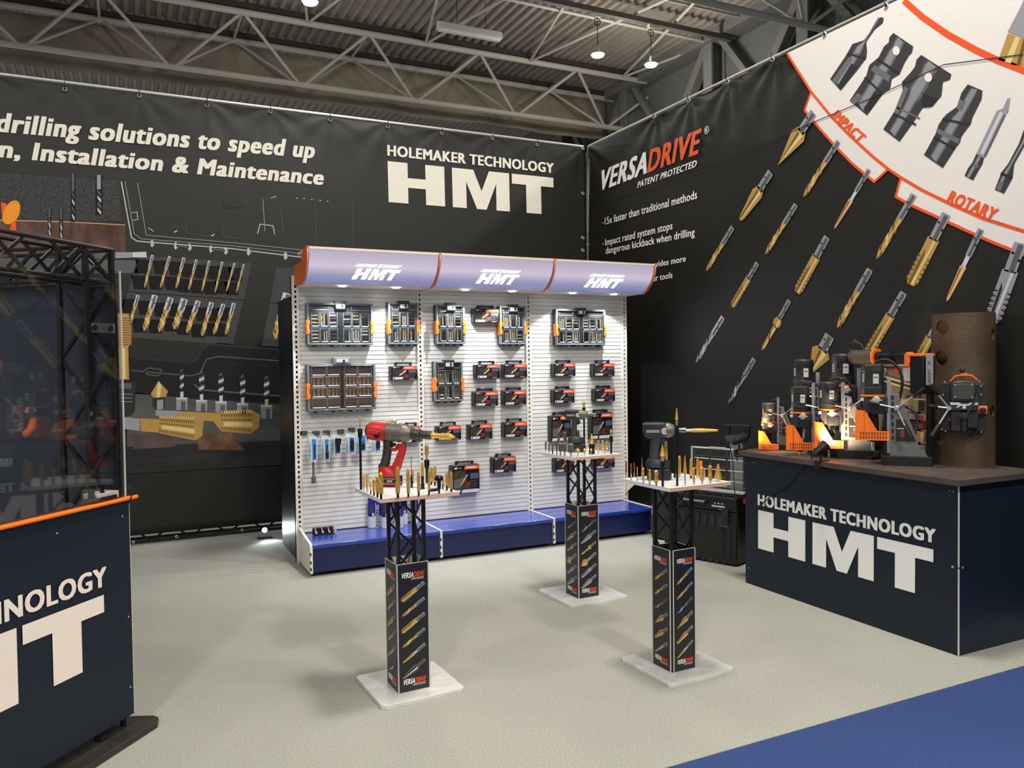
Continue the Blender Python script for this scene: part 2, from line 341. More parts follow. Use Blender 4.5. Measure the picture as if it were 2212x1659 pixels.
# bracing in the roof plane between the trusses
for ya in (10.6, 17.2, 23.8):
    if ya == 10.6:
        m = MB()
        for k in range(-3, 5):
            a = DX0+1.26+2.53*k
            m.rod((a, 11.35, 8.49), (a+1.26, 16.45, 8.49), .03, ROOF_STEEL, 8); m.rod((a+2.53, 11.35, 8.49), (a+1.26, 16.45, 8.49), .03, ROOF_STEEL, 8)
        tag(m.build('ceiling_bracing'), kind='structure')
    m = MB(); m.rod((-9, ya+3.3, 8.62), (11.6, ya+3.3, 8.5), .035, ROOF_STEEL, 8); m.rod((-9, ya+2.2, 8.6), (11.6, ya+2.2, 8.6), .03, ROOF_STEEL, 8)
    for k in range(9): m.rod((-8+2.4*k, ya+3.3, 8.5), (-8+2.4*k, ya+3.3, 8.7), .012, ROOF_STEEL, 6)
    tag(m.build('ceiling_purlin'), kind='structure')
# lamp rail
m = MB(); m.box((-9, 13.27, 8.32), (11.7, 13.37, 8.42), mat('rail_grey', (96, 92, 86), .6)); tag(m.build('ceiling_lamp_rail'), kind='structure')
# cloth hung along the truss
CURT = mat('drape_beige', (140, 130, 113), .9, noise=(.9, .22, (1, 1, .6)), bump=(1.6, .8, (1, 1, .7)))
m = MB(); nx, nz = 90, 6; vs = []; fs = []
for i in range(nx+1):
    for j in range(nz+1):
        xx = -9.2+20.8*i/nx; vs.append((xx, 18.02+.035*math.sin(xx*2.1)+.03*math.sin(xx*5.3+j*.5), 7.42+1.0*j/nz+(.02*math.sin(xx*1.7) if j == 0 else 0)))
for i in range(nx):
    for j in range(nz): a = i*(nz+1)+j; fs.append((a, a+nz+1, a+nz+2, a+1))
m.add(vs, fs, CURT); o = m.build('drape'); tag(o, 'long beige drape hung along the roof truss above the banners', 'drape')
o.modifiers.new('cloth_thickness', 'SOLIDIFY').thickness = .004
# hall wall on the right with its columns and braces
struct('wall_right', MB().box((11.95, -8, -.1), (12.1, 48, 9.2), HALL_GREY), smooth=False)
struct('wall_back', MB().box((-14, 48, -.1), (12, 48.2, 9.2), HALL_GREY), smooth=False)
for i, yc in enumerate((8.6, 11.2, 13.9, 17.2, 20.5, 23.8, 30.4)):
    m = MB(); m.box((11.6, yc-.02, 0), (11.95, yc+.02, 8.9), COLUMN); m.box((11.55, yc-.14, 0), (11.6, yc+.14, 8.9), COLUMN); m.box((11.9, yc-.14, 0), (11.95, yc+.14, 8.9), COLUMN)
    tag(m.build('trim_%d' % (i+1), smooth=False), kind='structure')
    m = MB(); m.bar((11.7, yc+.1, 8.5), (11.7, yc+1.9, 6.1), .2, .2, COLUMN); m.bar((11.72, yc-.2, 8.6), (11.72, yc-1.3, 7.2), .14, .14, COLUMN); tag(m.build('trim_%d' % (i+11), smooth=False), kind='structure')
m = MB(); m.box((11.45, 3, 8.45), (11.95, 48, 8.66), COLUMN); m.box((11.6, 3, 7.2), (11.95, 48, 7.36), COLUMN); tag(m.build('trim_31', smooth=False), kind='structure')

# pendant lamps
LAMP_ON = mat('lamp_glow', (255, 252, 240), .5, emit=((255, 250, 235), 14))
def pendant(x, label, z=7.52):
    t = thing('pendant_lamp', label, 'lamp', (x, 13.32, z), 0, 'pendant lamps under the hall roof')
    MB().lathe([(0, .11), (.01, .134), (.035, .11), (.06, .04), (.12, .035), (.18, .02)], mat('lamp_shell', (190, 188, 180), .4), n=24).build('lamp_shade', t)
    MB().lathe([(-.035, .08), (-.02, .112), (.004, .122)], LAMP_ON, n=24).build('diffuser', t)
    MB().rod((0, 0, .17), (0, 0, 8.32-z), .008, BLACK, 6).build('cord', t)
    MB().box((-.06, -.04, 8.24-z), (.06, .04, 8.32-z), WHITE_ST).build('junction_box', t)
    r = [(.0+.07*math.cos(a*.6), 0, 8.16-z+.07*math.sin(a*.6)) for a in range(11)]; MB().tube(r, .01, BLACK, 6).build('cable_loop', t)
    light('POINT', 'lamp_light', (x, 13.32, z-.25), 110, WARM, .2)
pendant(8.38, 'lit round pendant lamp under the roof, left one of the close pair'); pendant(9.64, 'lit round pendant lamp nearest the right wall, right one of the pair')
pendant(2.84, 'lit round pendant lamp alone at the top edge of the view')
t = thing('batten_light', 'unlit white batten light hanging under the corrugated roof', 'light', (0, 0, 0))
a = onz(945, 55, 8.05); b = onz(1083, 80, 8.05); b.y = a.y
MB().box((a.x, a.y-.09, 7.99), (b.x, a.y+.09, 8.13), mat('batten_white', (196, 194, 186), .5), top=(1, .6)).build('housing', t, bevel=.01)
MB().box((a.x+.03, a.y-.05, 7.955), (b.x-.03, a.y+.05, 7.99), mat('batten_lens', (206, 206, 198), .4), top=(1, 1.4)).build('lens', t, bevel=.01)
for k in (.3, .75): MB().rod((a.x+(b.x-a.x)*k, a.y, 8.1), (a.x+(b.x-a.x)*k, a.y, 8.7), .006, BLACK, 6).build('hanger_wire', t)
# ------------------------------------------------------------------ the two printed banner walls
EYELET = mat('eyelet_metal', (214, 212, 204), .35, .6)
def eyelet(parent, p, ax, tie=True, s=1.):
    m = MB(); a = Vector(ax)
    m.lathe([(-.004, .009*s), (.004, .010*s), (.007, .014*s), (.004, .018*s), (-.004, .018*s)], EYELET, p, ax, 14, cap=False); m.lathe([(0, .009), (.001, .009)], BLACK_INK, p, ax, 10)
    m.build('eyelet', parent)
    if tie: m = MB(); m.tube([Vector(p)+a*.012, Vector(p)+a*.02+Vector((0, 0, .03)), Vector(p)+a*.01+Vector((0, 0, .062))], .004, BLACK, 6); m.build('tie', parent)
BY, RX, BH = 7.6, 4.62, 3.915
# --- back banner
bb = thing('banner', 'long black banner on the back wall with white slogan and printed drill sets', 'banner', (0, 0, 0))
def folded_sheet(parent, to3, u0, u1, eyes, amp):
    """vinyl with soft folds that run down from its eyelets; the folds lie behind the printed plane"""
    m = MB(); nu, nv = int((u1-u0)/.035), 80; vs = []; fs = []
    for i in range(nu+1):
        u = u0+(u1-u0)*i/nu
        for j in range(nv+1):
            v = BH-(BH-.1)*(j/nv)**1.5; d = 0.
            for e in eyes:
                du, dv = u-e, BH-.02-v; rr = math.hypot(du, dv); th = math.atan2(du, dv+.04)
                if rr < 1.6: d += amp*math.exp(-rr/.5)*min(1, rr/.08)*(.5+.5*math.cos(9*th+e*3))
            d += amp*.35*(.5+.5*math.sin(u*3.1+v*2.3))*1.
            vs.append(to3(u, v, d*(1-j/nv)**1.3))
    for i in range(nu):
        for j in range(nv): a = i*(nv+1)+j; fs.append((a, a+1, a+nv+2, a+nv+1))
    m.add(vs, fs, BANNER);
    o = m.build('vinyl_sheet', parent, ang=70); md = o.modifiers.new('thickness', 'SOLIDIFY'); md.thickness = .004; md.offset = 0
folded_sheet(bb, lambda u, v, d: (u, BY+.002+d, v), -3.2, RX-.004, [-.97, -.413, .147, .692, 1.239, 1.789, 2.352, 2.918, 3.478, 4.006, 4.57], .010)
m = MB(); m.rod((-3.2, BY+.03, BH+.022), (RX-.02, BY+.03, BH+.022), .013, mat('rail_alu', (225, 224, 218), .3, .5), 10); m.build('top_rail', bb)
P = Plane((0, BY-.001, 0), (1, 0, 0), (0, 0, 1), (0, -1, 0)); X = P.px
P.text('drilling solutions to speed up', X(-12, 283), X(678, 341.5), X(-4, 243.5), CREAM_INK, .05, 'd').build('slogan_lettering', bb)
P.text('n, Installation & Maintenance', X(-4, 338.5), X(697.5, 399), X(3, 302.5), CREAM_INK, .05, 'I').build('slogan_lettering', bb)
P.text('HOLEMAKER TECHNOLOGY', X(836.4, 335.6), X(1195.7, 373.5), X(836.4, 313.5), CREAM_INK, .048).build('logo_lettering', bb)
P.hmt(X(839.4, 436.6), X(1196.7, 464.5), X(837, 348), CREAM_INK).build('logo_lettering', bb)
Z4 = lambda x, y: X(x/3.6867, 460+y/3.6867)          # coordinates of a closer crop of the banner
Z5 = lambda x, y: X(x/3.6867, 860+y/3.6867)
def pl(pts, m, l=1, Z=X): P.poly([Z(*p) for p in pts], m, l)
def ln(pts, wd, m, l=2, Z=X): P.line([Z(*p) for p in pts], wd*.7, m, l)
# steel plate picture
pl([(-240, 350), (0, 374), (258, 390), (262, 478), (0, 478), (-240, 470)], SPECKLE, 1)
pl([(-240, 470), (0, 474), (140, 479), (270, 486), (272, 556), (-240, 540)], RUST_INK, 2); ln([(-240, 470), (140, 479), (270, 486)], .012, ROSE_INK, 3)
pl([(-240, 540), (0, 556), (302, 563), (302, 590), (-240, 590)], GREY2, 2); pl([(-240, 590), (240, 590), (240, 640), (-240, 640)], DARK_INK, 2)
for x, y0, y1, wd in ((158, 376, 480, 5), (214, 378, 464, 7.5), (107, 450, 505, 4), (132, 452, 512, 4)):
    pl([(x-wd, y0), (x+wd, y0), (x+wd, y1), (x-wd, y1)], BLACK_INK, 4); ym = y0+.36*(y1-y0)
    pl([(x-wd*.6, y0), (x+wd*.5, y0), (x+wd*.5, ym), (x-wd*.6, ym)], GREY2 if wd < 7 else GREY3, 5)
    for k in range(4): yy = ym+(y1-ym)*k/4.2; pl([(x-wd*.5, yy), (x+wd*.6, yy+9), (x+wd*.5, yy+16), (x-wd*.4, yy+7)], GREY4 if k % 2 else GREY2, 5)
P.build('printed_steel_plate', bb)
P.poly([X(25+20*math.cos(a*.3+.4)*(1 if math.sin(a*.3) > 0 else .95), 459+26*math.sin(a*.3)) for a in range(21)], mat('flame_ink', (244, 150, 40), .45), 6)
pl([(14, 440), (2, 437), (4, 460), (12, 472)], ORANGE_INK, 5); pl([(24, 484), (34, 478), (36, 505), (18, 505)], ORANGE_INK, 5); P.build('printed_knob', bb)
pl([(205, 546), (316, 544), (317, 556), (205, 559)], GREY2, 4); pl([(250, 545), (285, 545), (285, 557), (250, 558)], GREY3, 5); pl([(286, 545), (316, 544), (317, 556), (286, 556)], GREY4, 5); P.build('printed_arbor', bb)
# lid of the open case
for pts, wd, c in (([(262, 392), (284, 513), (296, 521), (500, 537), (662, 557)], .012, GREY4), ([(270, 392), (290, 505), (305, 516), (500, 531), (662, 549)], .008, GREY3), ([(297, 395), (316, 508), (500, 524), (662, 541)], .008, GREY3),
                   ([(400, 480), (404, 504), (455, 511)], .006, GREY2), ([(480, 490), (484, 512), (540, 517)], .006, GREY2), ([(606, 450), (612, 505)], .006, GREY2), ([(568, 430), (572, 500)], .008, GREY3), ([(556, 505), (562, 484), (590, 488), (593, 506)], .01, GREY4),
                   ([(680, 440), (684, 528)], .006, GREY2), ([(762, 440), (763, 535)], .006, GREY2), ([(284, 460), (296, 458), (298, 474), (286, 476)], .007, GREY4), ([(320, 492), (332, 500)], .008, GREY4), ([(376, 502), (383, 498)], .012, GREY4), ([(456, 510), (463, 506)], .012, GREY4), ([(585, 428), (597, 424)], .014, GREY3)): ln(pts, wd, c, 2)
for x, y in ((329, 526), (380, 531), (410, 534), (456, 538), (488, 542), (537, 544), (617, 553)): pl([(x-5, y-6), (x+4, y-5), (x+5, y+5), (x-4, y+6)], GREY3, 3); pl([(x-2, y-8), (x+1, y-8), (x+1, y+8), (x-2, y+8)], GREY4, 4)
ln([(380, 531), (410, 534)], .02, GREY2, 3); ln([(456, 538), (488, 542)], .02, GREY2, 3); pl([(480, 432), (520, 430), (526, 448), (484, 450)], GREY1, 2)
for x, y in ((640, 427), (655, 428), (672, 430), (690, 432), (706, 434)): pl([(x, y), (x+3, y), (x+3, y+2), (x, y+2)], GREY4, 3)
P.build('printed_case_lid', bb)
pl([(302, 552), (544, 568.5), (503, 745), (245, 727)], FOAM, 2); ln([(274, 630), (524, 648)], .01, BLACK_INK, 3); ln([(300, 552), (245, 726)], .012, GREY1, 3)
pl([(597, 577), (760, 588), (740, 762), (565, 749)], FOAM, 2); ln([(585, 655), (740, 666)], .01, BLACK_INK, 3); P.build('printed_foam_tray', bb)
rows = ((1215, 335, 1150, 600, 13), (1352, 345, 1275, 600, 14), (1465, 355, 1400, 605, 15), (1565, 372, 1500, 620, 13), (1667, 380, 1605, 630, 12), (1770, 390, 1710, 640, 11), (1868, 400, 1800, 630, 11), (1942, 408, 1880, 640, 10),
        (1100, 655, 1030, 900, 17), (1235, 655, 1145, 945, 28), (1360, 675, 1265, 950, 30), (1470, 685, 1385, 930, 34), (1580, 700, 1485, 960, 26), (1685, 712, 1605, 985, 24), (1780, 725, 1700, 970, 21), (1862, 718, 1795, 975, 20))
for sx, sy, tx, ty, hw in rows:
    S, T = Z4(sx, sy), Z4(tx, ty); d = Vector(T)-Vector(S); mp = Vector(S)+d*.5
    for q in (.32, .8):
        c = Vector(S)+d*q+Vector((-.045, -.01)); P.poly([(c.x-.07, c.y+.06), (c.x+.05, c.y+.06), (c.x+.05, c.y-.06), (c.x-.05, c.y-.06)], BLACK_INK, 3)
    P.bit(S, T, hw*.84/3.687/225, 'drill', 'gold', GREY4, 4); P.build('printed_drill_bit', bb)
P.bit(Z4(2290, 640), Z4(2190, 1010), .05, 'drill', 'gold', GREY4, 4); P.build('printed_drill_bit', bb)
# lower case, ground and tools
pl([(275, 770), (410, 790), (440, 748), (470, 741), (640, 752), (640, 870), (275, 850)], DARK_INK, 2)
ln([(283, 772), (405, 783), (424, 778), (438, 752), (452, 744), (640, 757)], .03, GREY1, 3); ln([(283, 800), (412, 812), (432, 806), (446, 776), (470, 770), (640, 782)], .014, GREY2, 4); ln([(455, 782), (640, 794)], .008, GREY1, 4)
ln([(312, 800), (320, 795), (348, 798), (350, 806), (340, 812), (318, 809), (312, 800)], .014, GREY2, 4); ln([(420, 830), (432, 842), (640, 858)], .02, GREY2, 3); P.build('printed_carry_case', bb)
pl([(275, 846), (420, 862), (640, 876), (640, 1004), (274, 1023)], mat('ground_picture', (84, 84, 84), .5, noise=(5, .3, (.4, 1, 1))), 2)
pl([(274, 965), (420, 958), (640, 950), (640, 1004), (274, 1023)], mat('ground_picture_dark', (46, 46, 48), .5, noise=(7, .4, (.3, 1, 1))), 3)
pl([(425, 938), (500, 935), (527, 972), (430, 972)], mat('copper_glow_ink', (112, 80, 62), .5, noise=(8, .4)), 4); pl([(280, 940), (370, 940), (380, 965), (290, 970)], mat('copper_glow_ink2', (88, 74, 68), .5, noise=(8, .3)), 4); P.build('printed_ground', bb)
ln([(200, 1031), (274, 1024), (640, 1003)], .008, BLACK_INK, 3); P.build('sheet_seam', bb)
pl([(1200, 1440), (1262, 1338), (1338, 1420), (1320, 1465), (1225, 1472)], GOLD_INK, 5, Z4); pl([(1262, 1338), (1285, 1380), (1275, 1468), (1245, 1470), (1250, 1400)], GOLD_INK2, 6, Z4); pl([(1215, 1474), (1310, 1468), (1310, 1560), (1250, 1568), (1215, 1540)], GREY1, 5, Z4); pl([(1250, 1490), (1300, 1485), (1300, 1562), (1250, 1568)], GREY3, 6, Z4); P.build('printed_countersink', bb)
for x, y0, ys, yb in ((1448, 1240, 1470, 1570), (1605, 1255, 1490, 1580), (1760, 1270, 1500, 1590), (1932, 1285, 1515, 1600), (2122, 1295, 1530, 1640)):
    h = 16 if x < 1500 else 22
    pl([(x-h, y0+26), (x, y0), (x+h, y0+26), (x+h*.7, ys-20), (x-h*.7, ys-20)], GREY2, 6, Z4)
    for k in range(5): yy = y0+20+k*(ys-y0-60)/5; pl([(x-h, yy+14), (x+h, yy-6), (x+h*.9, yy+16), (x-h*.9, yy+32)], GREY4 if k % 2 else DARK_INK, 7, Z4)
    pl([(x-13, ys-45), (x+13, ys-45), (x+13, ys), (x-13, ys)], GREY4, 7, Z4); pl([(x-46, ys), (x+46, ys), (x+44, yb), (x-44, yb)], GREY3, 6, Z4); pl([(x-46, ys), (x+46, ys), (x+40, ys+14), (x-40, ys+14)], GREY4, 7, Z4); pl([(x-6, ys+30), (x+30, ys+30), (x+30, yb), (x-6, yb)], GREY2, 7, Z4); P.build('printed_cutter', bb)
def bigtap(sil, plain, thr, tip, n):
    pl(sil, GREY3, 6, Z5); pl(plain, GOLD_INK, 6, Z5); pl(thr, GOLD_INK, 7, Z5); (x0, y0, y1), (x1, y2, y3) = tip
    for k in range(n):
        a = k/n; xx = x0+(x1-x0)*a; ya = y0+(y2-y0)*a; yb = y1+(y3-y1)*a
        for f0, f1, c in ((-.05, .1, GOLD_INK2), (.1, .26, GOLD_INK3), (.36, .46, GOLD_INK3), (.8, .92, GOLD_INK3), (.92, 1.05, GOLD_INK)): pl([(xx, ya+(yb-ya)*f0), (xx+9, ya+(yb-ya)*f0), (xx+15, ya+(yb-ya)*f1), (xx+6, ya+(yb-ya)*f1)], c, 8+.2*(k % 2), Z5)
    pl([(x0+20, y0+(y1-y0)*.52), (x1, y2+(y3-y2)*.5), (x1, y2+(y3-y2)*.72), (x0+20, y0+(y1-y0)*.75)], GOLD_INK2, 9, Z5); P.build('printed_tap', bb)
bigtap([(1240, 95), (1420, 102), (1420, 150), (1240, 140)], [(1420, 104), (1755, 120), (1755, 190), (1420, 165)], [(1700, 190), (1755, 108), (2010, 98), (2072, 132), (2062, 235), (2000, 282), (1760, 262)], ((1760, 108, 262), (2010, 98, 282)), 13)
bigtap([(985, 150), (1118, 165), (1120, 262), (985, 245)], [(1115, 160), (1268, 168), (1268, 276), (1115, 264)], [(1265, 146), (1560, 158), (1622, 176), (1612, 300), (1562, 336), (1272, 278)], ((1268, 146, 278), (1550, 158, 332)), 15)
pl([(220, 676), (278, 678), (284, 702), (284, 742), (277, 750), (279, 820), (220, 820)], GOLD_INK, 5)
for k in range(12): y = 686+k*5.2; pl([(268, y), (285, y+1), (285, y+3), (268, y+2)], GOLD_INK3, 6); pl([(256, y), (268, y), (268, y+3), (256, y+3)], mat('copper_ink', (176, 98, 50), .45), 6)
pl([(262, 752), (270, 752), (272, 818), (264, 818)], GOLD_INK2, 6); P.build('printed_tap', bb)
pl([(220, 822), (294, 826), (291, 890), (282, 898), (220, 898)], GREY1, 5); pl([(240, 826), (284, 828), (283, 840), (240, 838)], GREY2, 6)
for y in (850, 858, 866): ln([(240, y), (286, y+2)], .008, GREY3, 6)
P.build('printed_chuck', bb)
for x, y in ((-75, 186), (140, 193), (301, 207), (447, 228), (584, 241), (713, 259), (837, 274), (954, 288), (1063, 299), (1160, 313)): u, v = X(x, y); eyelet(bb, (u, BY-.004, v), (0, -1, 0))
for x, y in ((288, 1171), (381.5, 1159), (523, 1145)): u, v = X(x, y); eyelet(bb, (u, BY-.004, v), (0, -1, 0), False, .7)
for y in (321, 418, 514, 541): u, v = X(1261, y); eyelet(bb, (u-.015, BY-.004, v), (0, -1, 0), False)
# --- right banner
rb = thing('banner', 'black and white banner on the right wall with a printed orange gear of drill bits', 'banner', (0, 0, 0))
folded_sheet(rb, lambda u, v, d: (RX+.002+d, BY-u, v), 0., 7.0, [.03, 1.273, 1.791, 2.307, 2.825, 3.341, 3.862, 4.38, 4.9], .024)
m = MB(); m.rod((RX+.03, .6, BH+.022), (RX+.03, BY, BH+.022), .013, MATS['rail_alu'], 10); m.build('top_rail', rb)
P = Plane((RX-.001, BY, 0), (0, -1, 0), (0, 0, 1), (-1, 0, 0)); X = P.px
P.text('VERSA', X(1293, 413.4), X(1397.5, 372.8), X(1300, 369.6), WHITE_INK, .045).build('wordmark_lettering', rb)
P.text('DRIVE', X(1398.4, 372.6), X(1508, 331), X(1405.4, 324.4), mat('orange_print', (238, 98, 48), .45), .045).build('wordmark_lettering', rb)
P.text('PATENT PROTECTED', X(1376.8, 406.1), X(1504, 359.8), X(1379, 393), WHITE_INK, .03).build('patent_lettering', rb)
c = X(1526.4, 281.2); r = .03
P.poly([(c[0]+r*math.cos(k*.2618), c[1]+r*1.12*math.sin(k*.2618)) for k in range(24)], WHITE_INK, 2).poly([(c[0]+r*.8*math.cos(k*.2618), c[1]+r*.92*math.sin(k*.2618)) for k in range(24)], BANNER, 3)
P.text('R', (c[0]-.011, c[1]-.016), (c[0]+.013, c[1]-.016), (c[0]-.011, c[1]+.016), WHITE_INK, .02, 'R', 4).build('registered_mark', rb)
for t, bl, br, tl in (('15x faster than traditional methods', (1306.9, 485.5), (1506.2, 428.6), (1306.9, 470.5)), ('Impact rated system stops', (1307.6, 530.8), (1453, 494.8), (1307.6, 516.4)),
                      ('dangerous kickback when drilling', (1308.7, 548.6), (1501, 508.8), (1308.7, 534.6)), ('provides more', (1397, 580.8), (1481.7, 564.6), (1397, 568.4)), ('power tools', (1389, 612), (1453, 600), (1389, 599.6))):
    P.text(t, X(*bl), X(*br), X(*tl), WHITE_INK, .02).build('bullet_lettering', rb)
for x, y in ((1303, 481.5), (1303, 527)): u, v = X(x, y); P.poly([(u-.018, v-.008), (u+.018, v-.008), (u+.018, v+.008), (u-.018, v+.008)], ORANGE_INK, 3)
P.build('bullet_dash', rb)
Z3 = lambda x, y: X(1472+x/2.989, y/2.989)
def pz3(pts, m, l=1): P.poly([Z3(*p) for p in pts], m, l)
def lz3(pts, wd, m, l=3): P.line([Z3(*p) for p in pts], wd, m, l)
edge = [(683, 343), (720, 405), (778, 495), (838, 592), (796, 712), (850, 778), (900, 838), (1000, 950), (1100, 1053), (1180, 1120), (1246, 1174), (1336, 1091), (1418, 1146), (1385, 1270), (1490, 1328), (1650, 1400), (1800, 1470), (2000, 1560), (2212, 1645), (2480, 1735)]
top = [X(2212+90, -180), ]
ue = Z3(*edge[0]); poly = [Z3(*p) for p in edge]; poly = [(p[0], min(p[1], BH-.008)) for p in poly]
GEAR = mat('gear_white_vinyl', (232, 226, 220), .42, bump=(1.1, .5, (1, 1, .6))); P.poly(poly+[(poly[-1][0], BH-.008)], GEAR, 1); P.build('printed_gear', rb)
lz3(edge, .017, ORANGE_INK); lz3([(838, 592), (960, 742), (1100, 885), (1240, 1013), (1336, 1091)], .018, ORANGE_INK, 4); lz3([(1418, 1146), (1560, 1230), (1750, 1322), (1950, 1410), (2212, 1492), (2480, 1560)], .018, ORANGE_INK, 4)
lz3([(1438, 3), (1490, 50), (1560, 112), (1720, 222), (1900, 322), (2040, 388), (2212, 455), (2480, 540)], .034, ORANGE_INK, 4); P.build('printed_gear_outline', rb)
P.text('IMPACT', Z3(968, 752), Z3(1150, 925), Z3(1012, 708), ORANGE_INK, .05, l=5); P.build('gear_lettering', rb)
P.text('ROTARY', Z3(1712, 1300), Z3(2015, 1425), Z3(1748, 1232), ORANGE_INK, .05, l=5); P.build('gear_lettering', rb)
G0 = mat('tool_print', (52, 52, 54), .5); G1 = mat('tool_print_dark', (34, 34, 36), .5); G2 = mat('tool_print_light', (104, 104, 108), .5)
def tool(o, lt=(), dk=(), holes=()):
    pz3(o, G0, 4); ax, ay = -.5, .866; cx, cy = sum(p[0] for p in o)/len(o), sum(p[1] for p in o)/len(o)
    nn = [(-(p[0]-cx)*ay+(p[1]-cy)*ax) for p in o]; hw = max(abs(v) for v in nn)
    for k, sh, c, l in ((.22, .3, mat('tool_sheen', (92, 92, 96), .5), 4.3), (.07, .34, mat('tool_sheen_pale', (138, 138, 142), .5), 4.6), (.3, -.42, G1, 4.3)):
        pz3([(cx+ax*t*.96-ay*v, cy+ay*t*.96+ax*v) for t, v in (((p[0]-cx)*ax+(p[1]-cy)*ay, q*k+sh*q*(1 if q*sh > 0 else .1)) for p, q in zip(o, nn))], c, l)
    for q in lt: pz3(q, G2, 5)
    for q in dk: pz3(q, G1, 6)
    for x, y, rx, ry in holes: pz3([(x+rx*math.cos(k*.35), y+ry*math.sin(k*.35)) for k in range(18)], GEAR, 7)
    P.build('printed_adaptor', rb)
tool([(1290, 110), (1308, 118), (1300, 150), (1250, 190), (1195, 270), (1200, 330), (1195, 375), (1140, 450), (1030, 585), (962, 510), (1060, 365), (1075, 340), (1105, 285), (1180, 260), (1240, 180), (1260, 140)], [[(1080, 372), (1110, 380), (1000, 545), (975, 520)], [(1120, 340), (1150, 350), (1140, 380), (1115, 370)]], [[(1100, 410), (1135, 430), (1035, 575), (1010, 555)], [(1075, 340), (1195, 375), (1190, 385), (1070, 352)]])
tool([(1370, 213), (1498, 300), (1490, 340), (1470, 360), (1440, 410), (1410, 480), (1360, 510), (1350, 570), (1300, 610), (1200, 745), (1088, 650), (1195, 490), (1215, 420), (1275, 370), (1310, 300), (1340, 275), (1345, 240)], [[(1250, 420), (1355, 490), (1340, 530), (1225, 455)], [(1140, 600), (1170, 620), (1120, 675), (1095, 650)]], [[(1190, 495), (1305, 600), (1300, 612), (1180, 505)], [(1270, 375), (1415, 470), (1405, 484), (1262, 388)], [(1250, 590), (1290, 610), (1215, 720), (1180, 700)]], [(1390, 328, 23, 30)])
tool([(1550, 355), (1745, 480), (1735, 515), (1690, 530), (1680, 620), (1620, 690), (1560, 695), (1500, 790), (1410, 915), (1305, 835), (1395, 690), (1430, 590), (1425, 530), (1480, 470), (1510, 430), (1520, 385)], [[(1440, 560), (1470, 570), (1400, 740), (1375, 725)], [(1395, 690), (1545, 760), (1540, 770), (1392, 700)]], [[(1380, 730), (1520, 800), (1515, 812), (1372, 742)], [(1560, 600), (1660, 640), (1620, 690), (1560, 695)]], [(1597, 500, 25, 30)])
tool([(1850, 545), (1945, 585), (1940, 640), (1880, 760), (1870, 800), (1810, 880), (1800, 920), (1770, 960), (1690, 1085), (1568, 1000), (1640, 870), (1665, 800), (1710, 740), (1780, 690), (1810, 600)], [[(1660, 830), (1800, 900), (1790, 930), (1650, 860)], [(1800, 640), (1840, 660), (1810, 720), (1780, 700)]], [[(1635, 880), (1770, 955), (1765, 968), (1628, 892)], [(1690, 760), (1868, 800), (1860, 815), (1685, 775)]])
pz3([(2125, 632), (2112, 720), (2050, 800), (1955, 1020), (1905, 995), (2038, 716), (2078, 700), (2106, 638)], GREY3, 4); pz3([(2060, 720), (2080, 730), (1950, 1000), (1930, 990)], GREY4, 5); pz3([(2085, 740), (2095, 745), (1965, 1015), (1955, 1010)], GREY2, 5)
tool([(1905, 995), (1955, 1020), (1945, 1060), (1915, 1110), (1885, 1165), (1830, 1135), (1850, 1090), (1880, 1050)], [[(1890, 1055), (1925, 1070), (1915, 1085), (1882, 1070)]])
tool([(2212, 840), (2240, 870), (2212, 950), (2150, 1060), (2140, 1150), (2085, 1250), (2025, 1225), (2070, 1110), (2110, 1060), (2180, 930)], [[(2060, 1170), (2085, 1180), (2060, 1235), (2040, 1222)]], [[(2068, 1112), (2140, 1140), (2130, 1155), (2060, 1128)]])
pz3([(2230, -40), (2185, 60), (2108, 205), (2240, 250), (2330, 40)], GREY3, 4); pz3([(2110, 215), (2240, 255), (2280, 420), (2150, 422), (2048, 388)], GOLD_INK, 4); pz3([(2160, 235), (2190, 245), (2130, 410), (2090, 400)], GOLD_INK2, 5); pz3([(2212, 250), (2230, 255), (2190, 420), (2165, 420)], GOLD_INK3, 5); P.build('printed_tap', rb)
q = 1/231.
for S, T, hw, kind, body in (((1758, 243), (1681, 357), 15, 'cone', 'gold'), ((1812, 305), (1735, 426), 9, 'drill', 'gold'), ((1878, 366), (1802, 495), 7.5, 'reamer', 'rose'), ((1665, 372), (1599, 476), 13, 'core', 'gold'), ((1720, 442), (1653, 550), 8.5, 'drill', 'gold'),
                             ((1583, 491), (1525, 586), 8.5, 'drill', 'gold'), ((1637, 568), (1582, 662), 8.5, 'tap', 'gold'), ((1787, 512), (1722, 632), 12, 'tap', 'gold'), ((1562, 685), (1503, 784), 8, 'drill', 'silver'), ((1706, 649), (1646, 757), 8, 'csk', 'gold'),
                             ((1880, 582), (1808, 709), 10.5, 'drill', 'gold'), ((1630, 775), (1572, 875), 8, 'drill', 'dark'), ((1793, 725), (1748, 812), 18, 'cone', 'gold'), ((1975, 420), (1893, 560), 10, 'drill', 'gold'), ((2045, 462), (1967, 615), 15, 'tap', 'gold'),
                             ((2120, 495), (2045, 652), 9, 'reamer', 'rose'), ((2205, 525), (2142, 697), 18, 'tap', 'silver'), ((1953, 632), (1872, 770), 12, 'tap', 'gold'), ((2030, 690), (1972, 800), 10, 'tap', 'gold')):
    a, b = X(*S), X(*T); sc = depth(P.P(b, 0))/FPX*1.0; P.bit(a, b, hw*sc, kind, body, GREY3 if body != 'silver' or kind == 'tap' else GREY4, 4); P.build('printed_drill_bit', rb)
P.line([X(1270, 440), X(1400, 410), X(1520, 360), X(1640, 312), X(1757, 265), X(1900, 205), X(2040, 140), X(2212, 118)], .006, GREY1, 9); P.build('sheet_crease', rb)
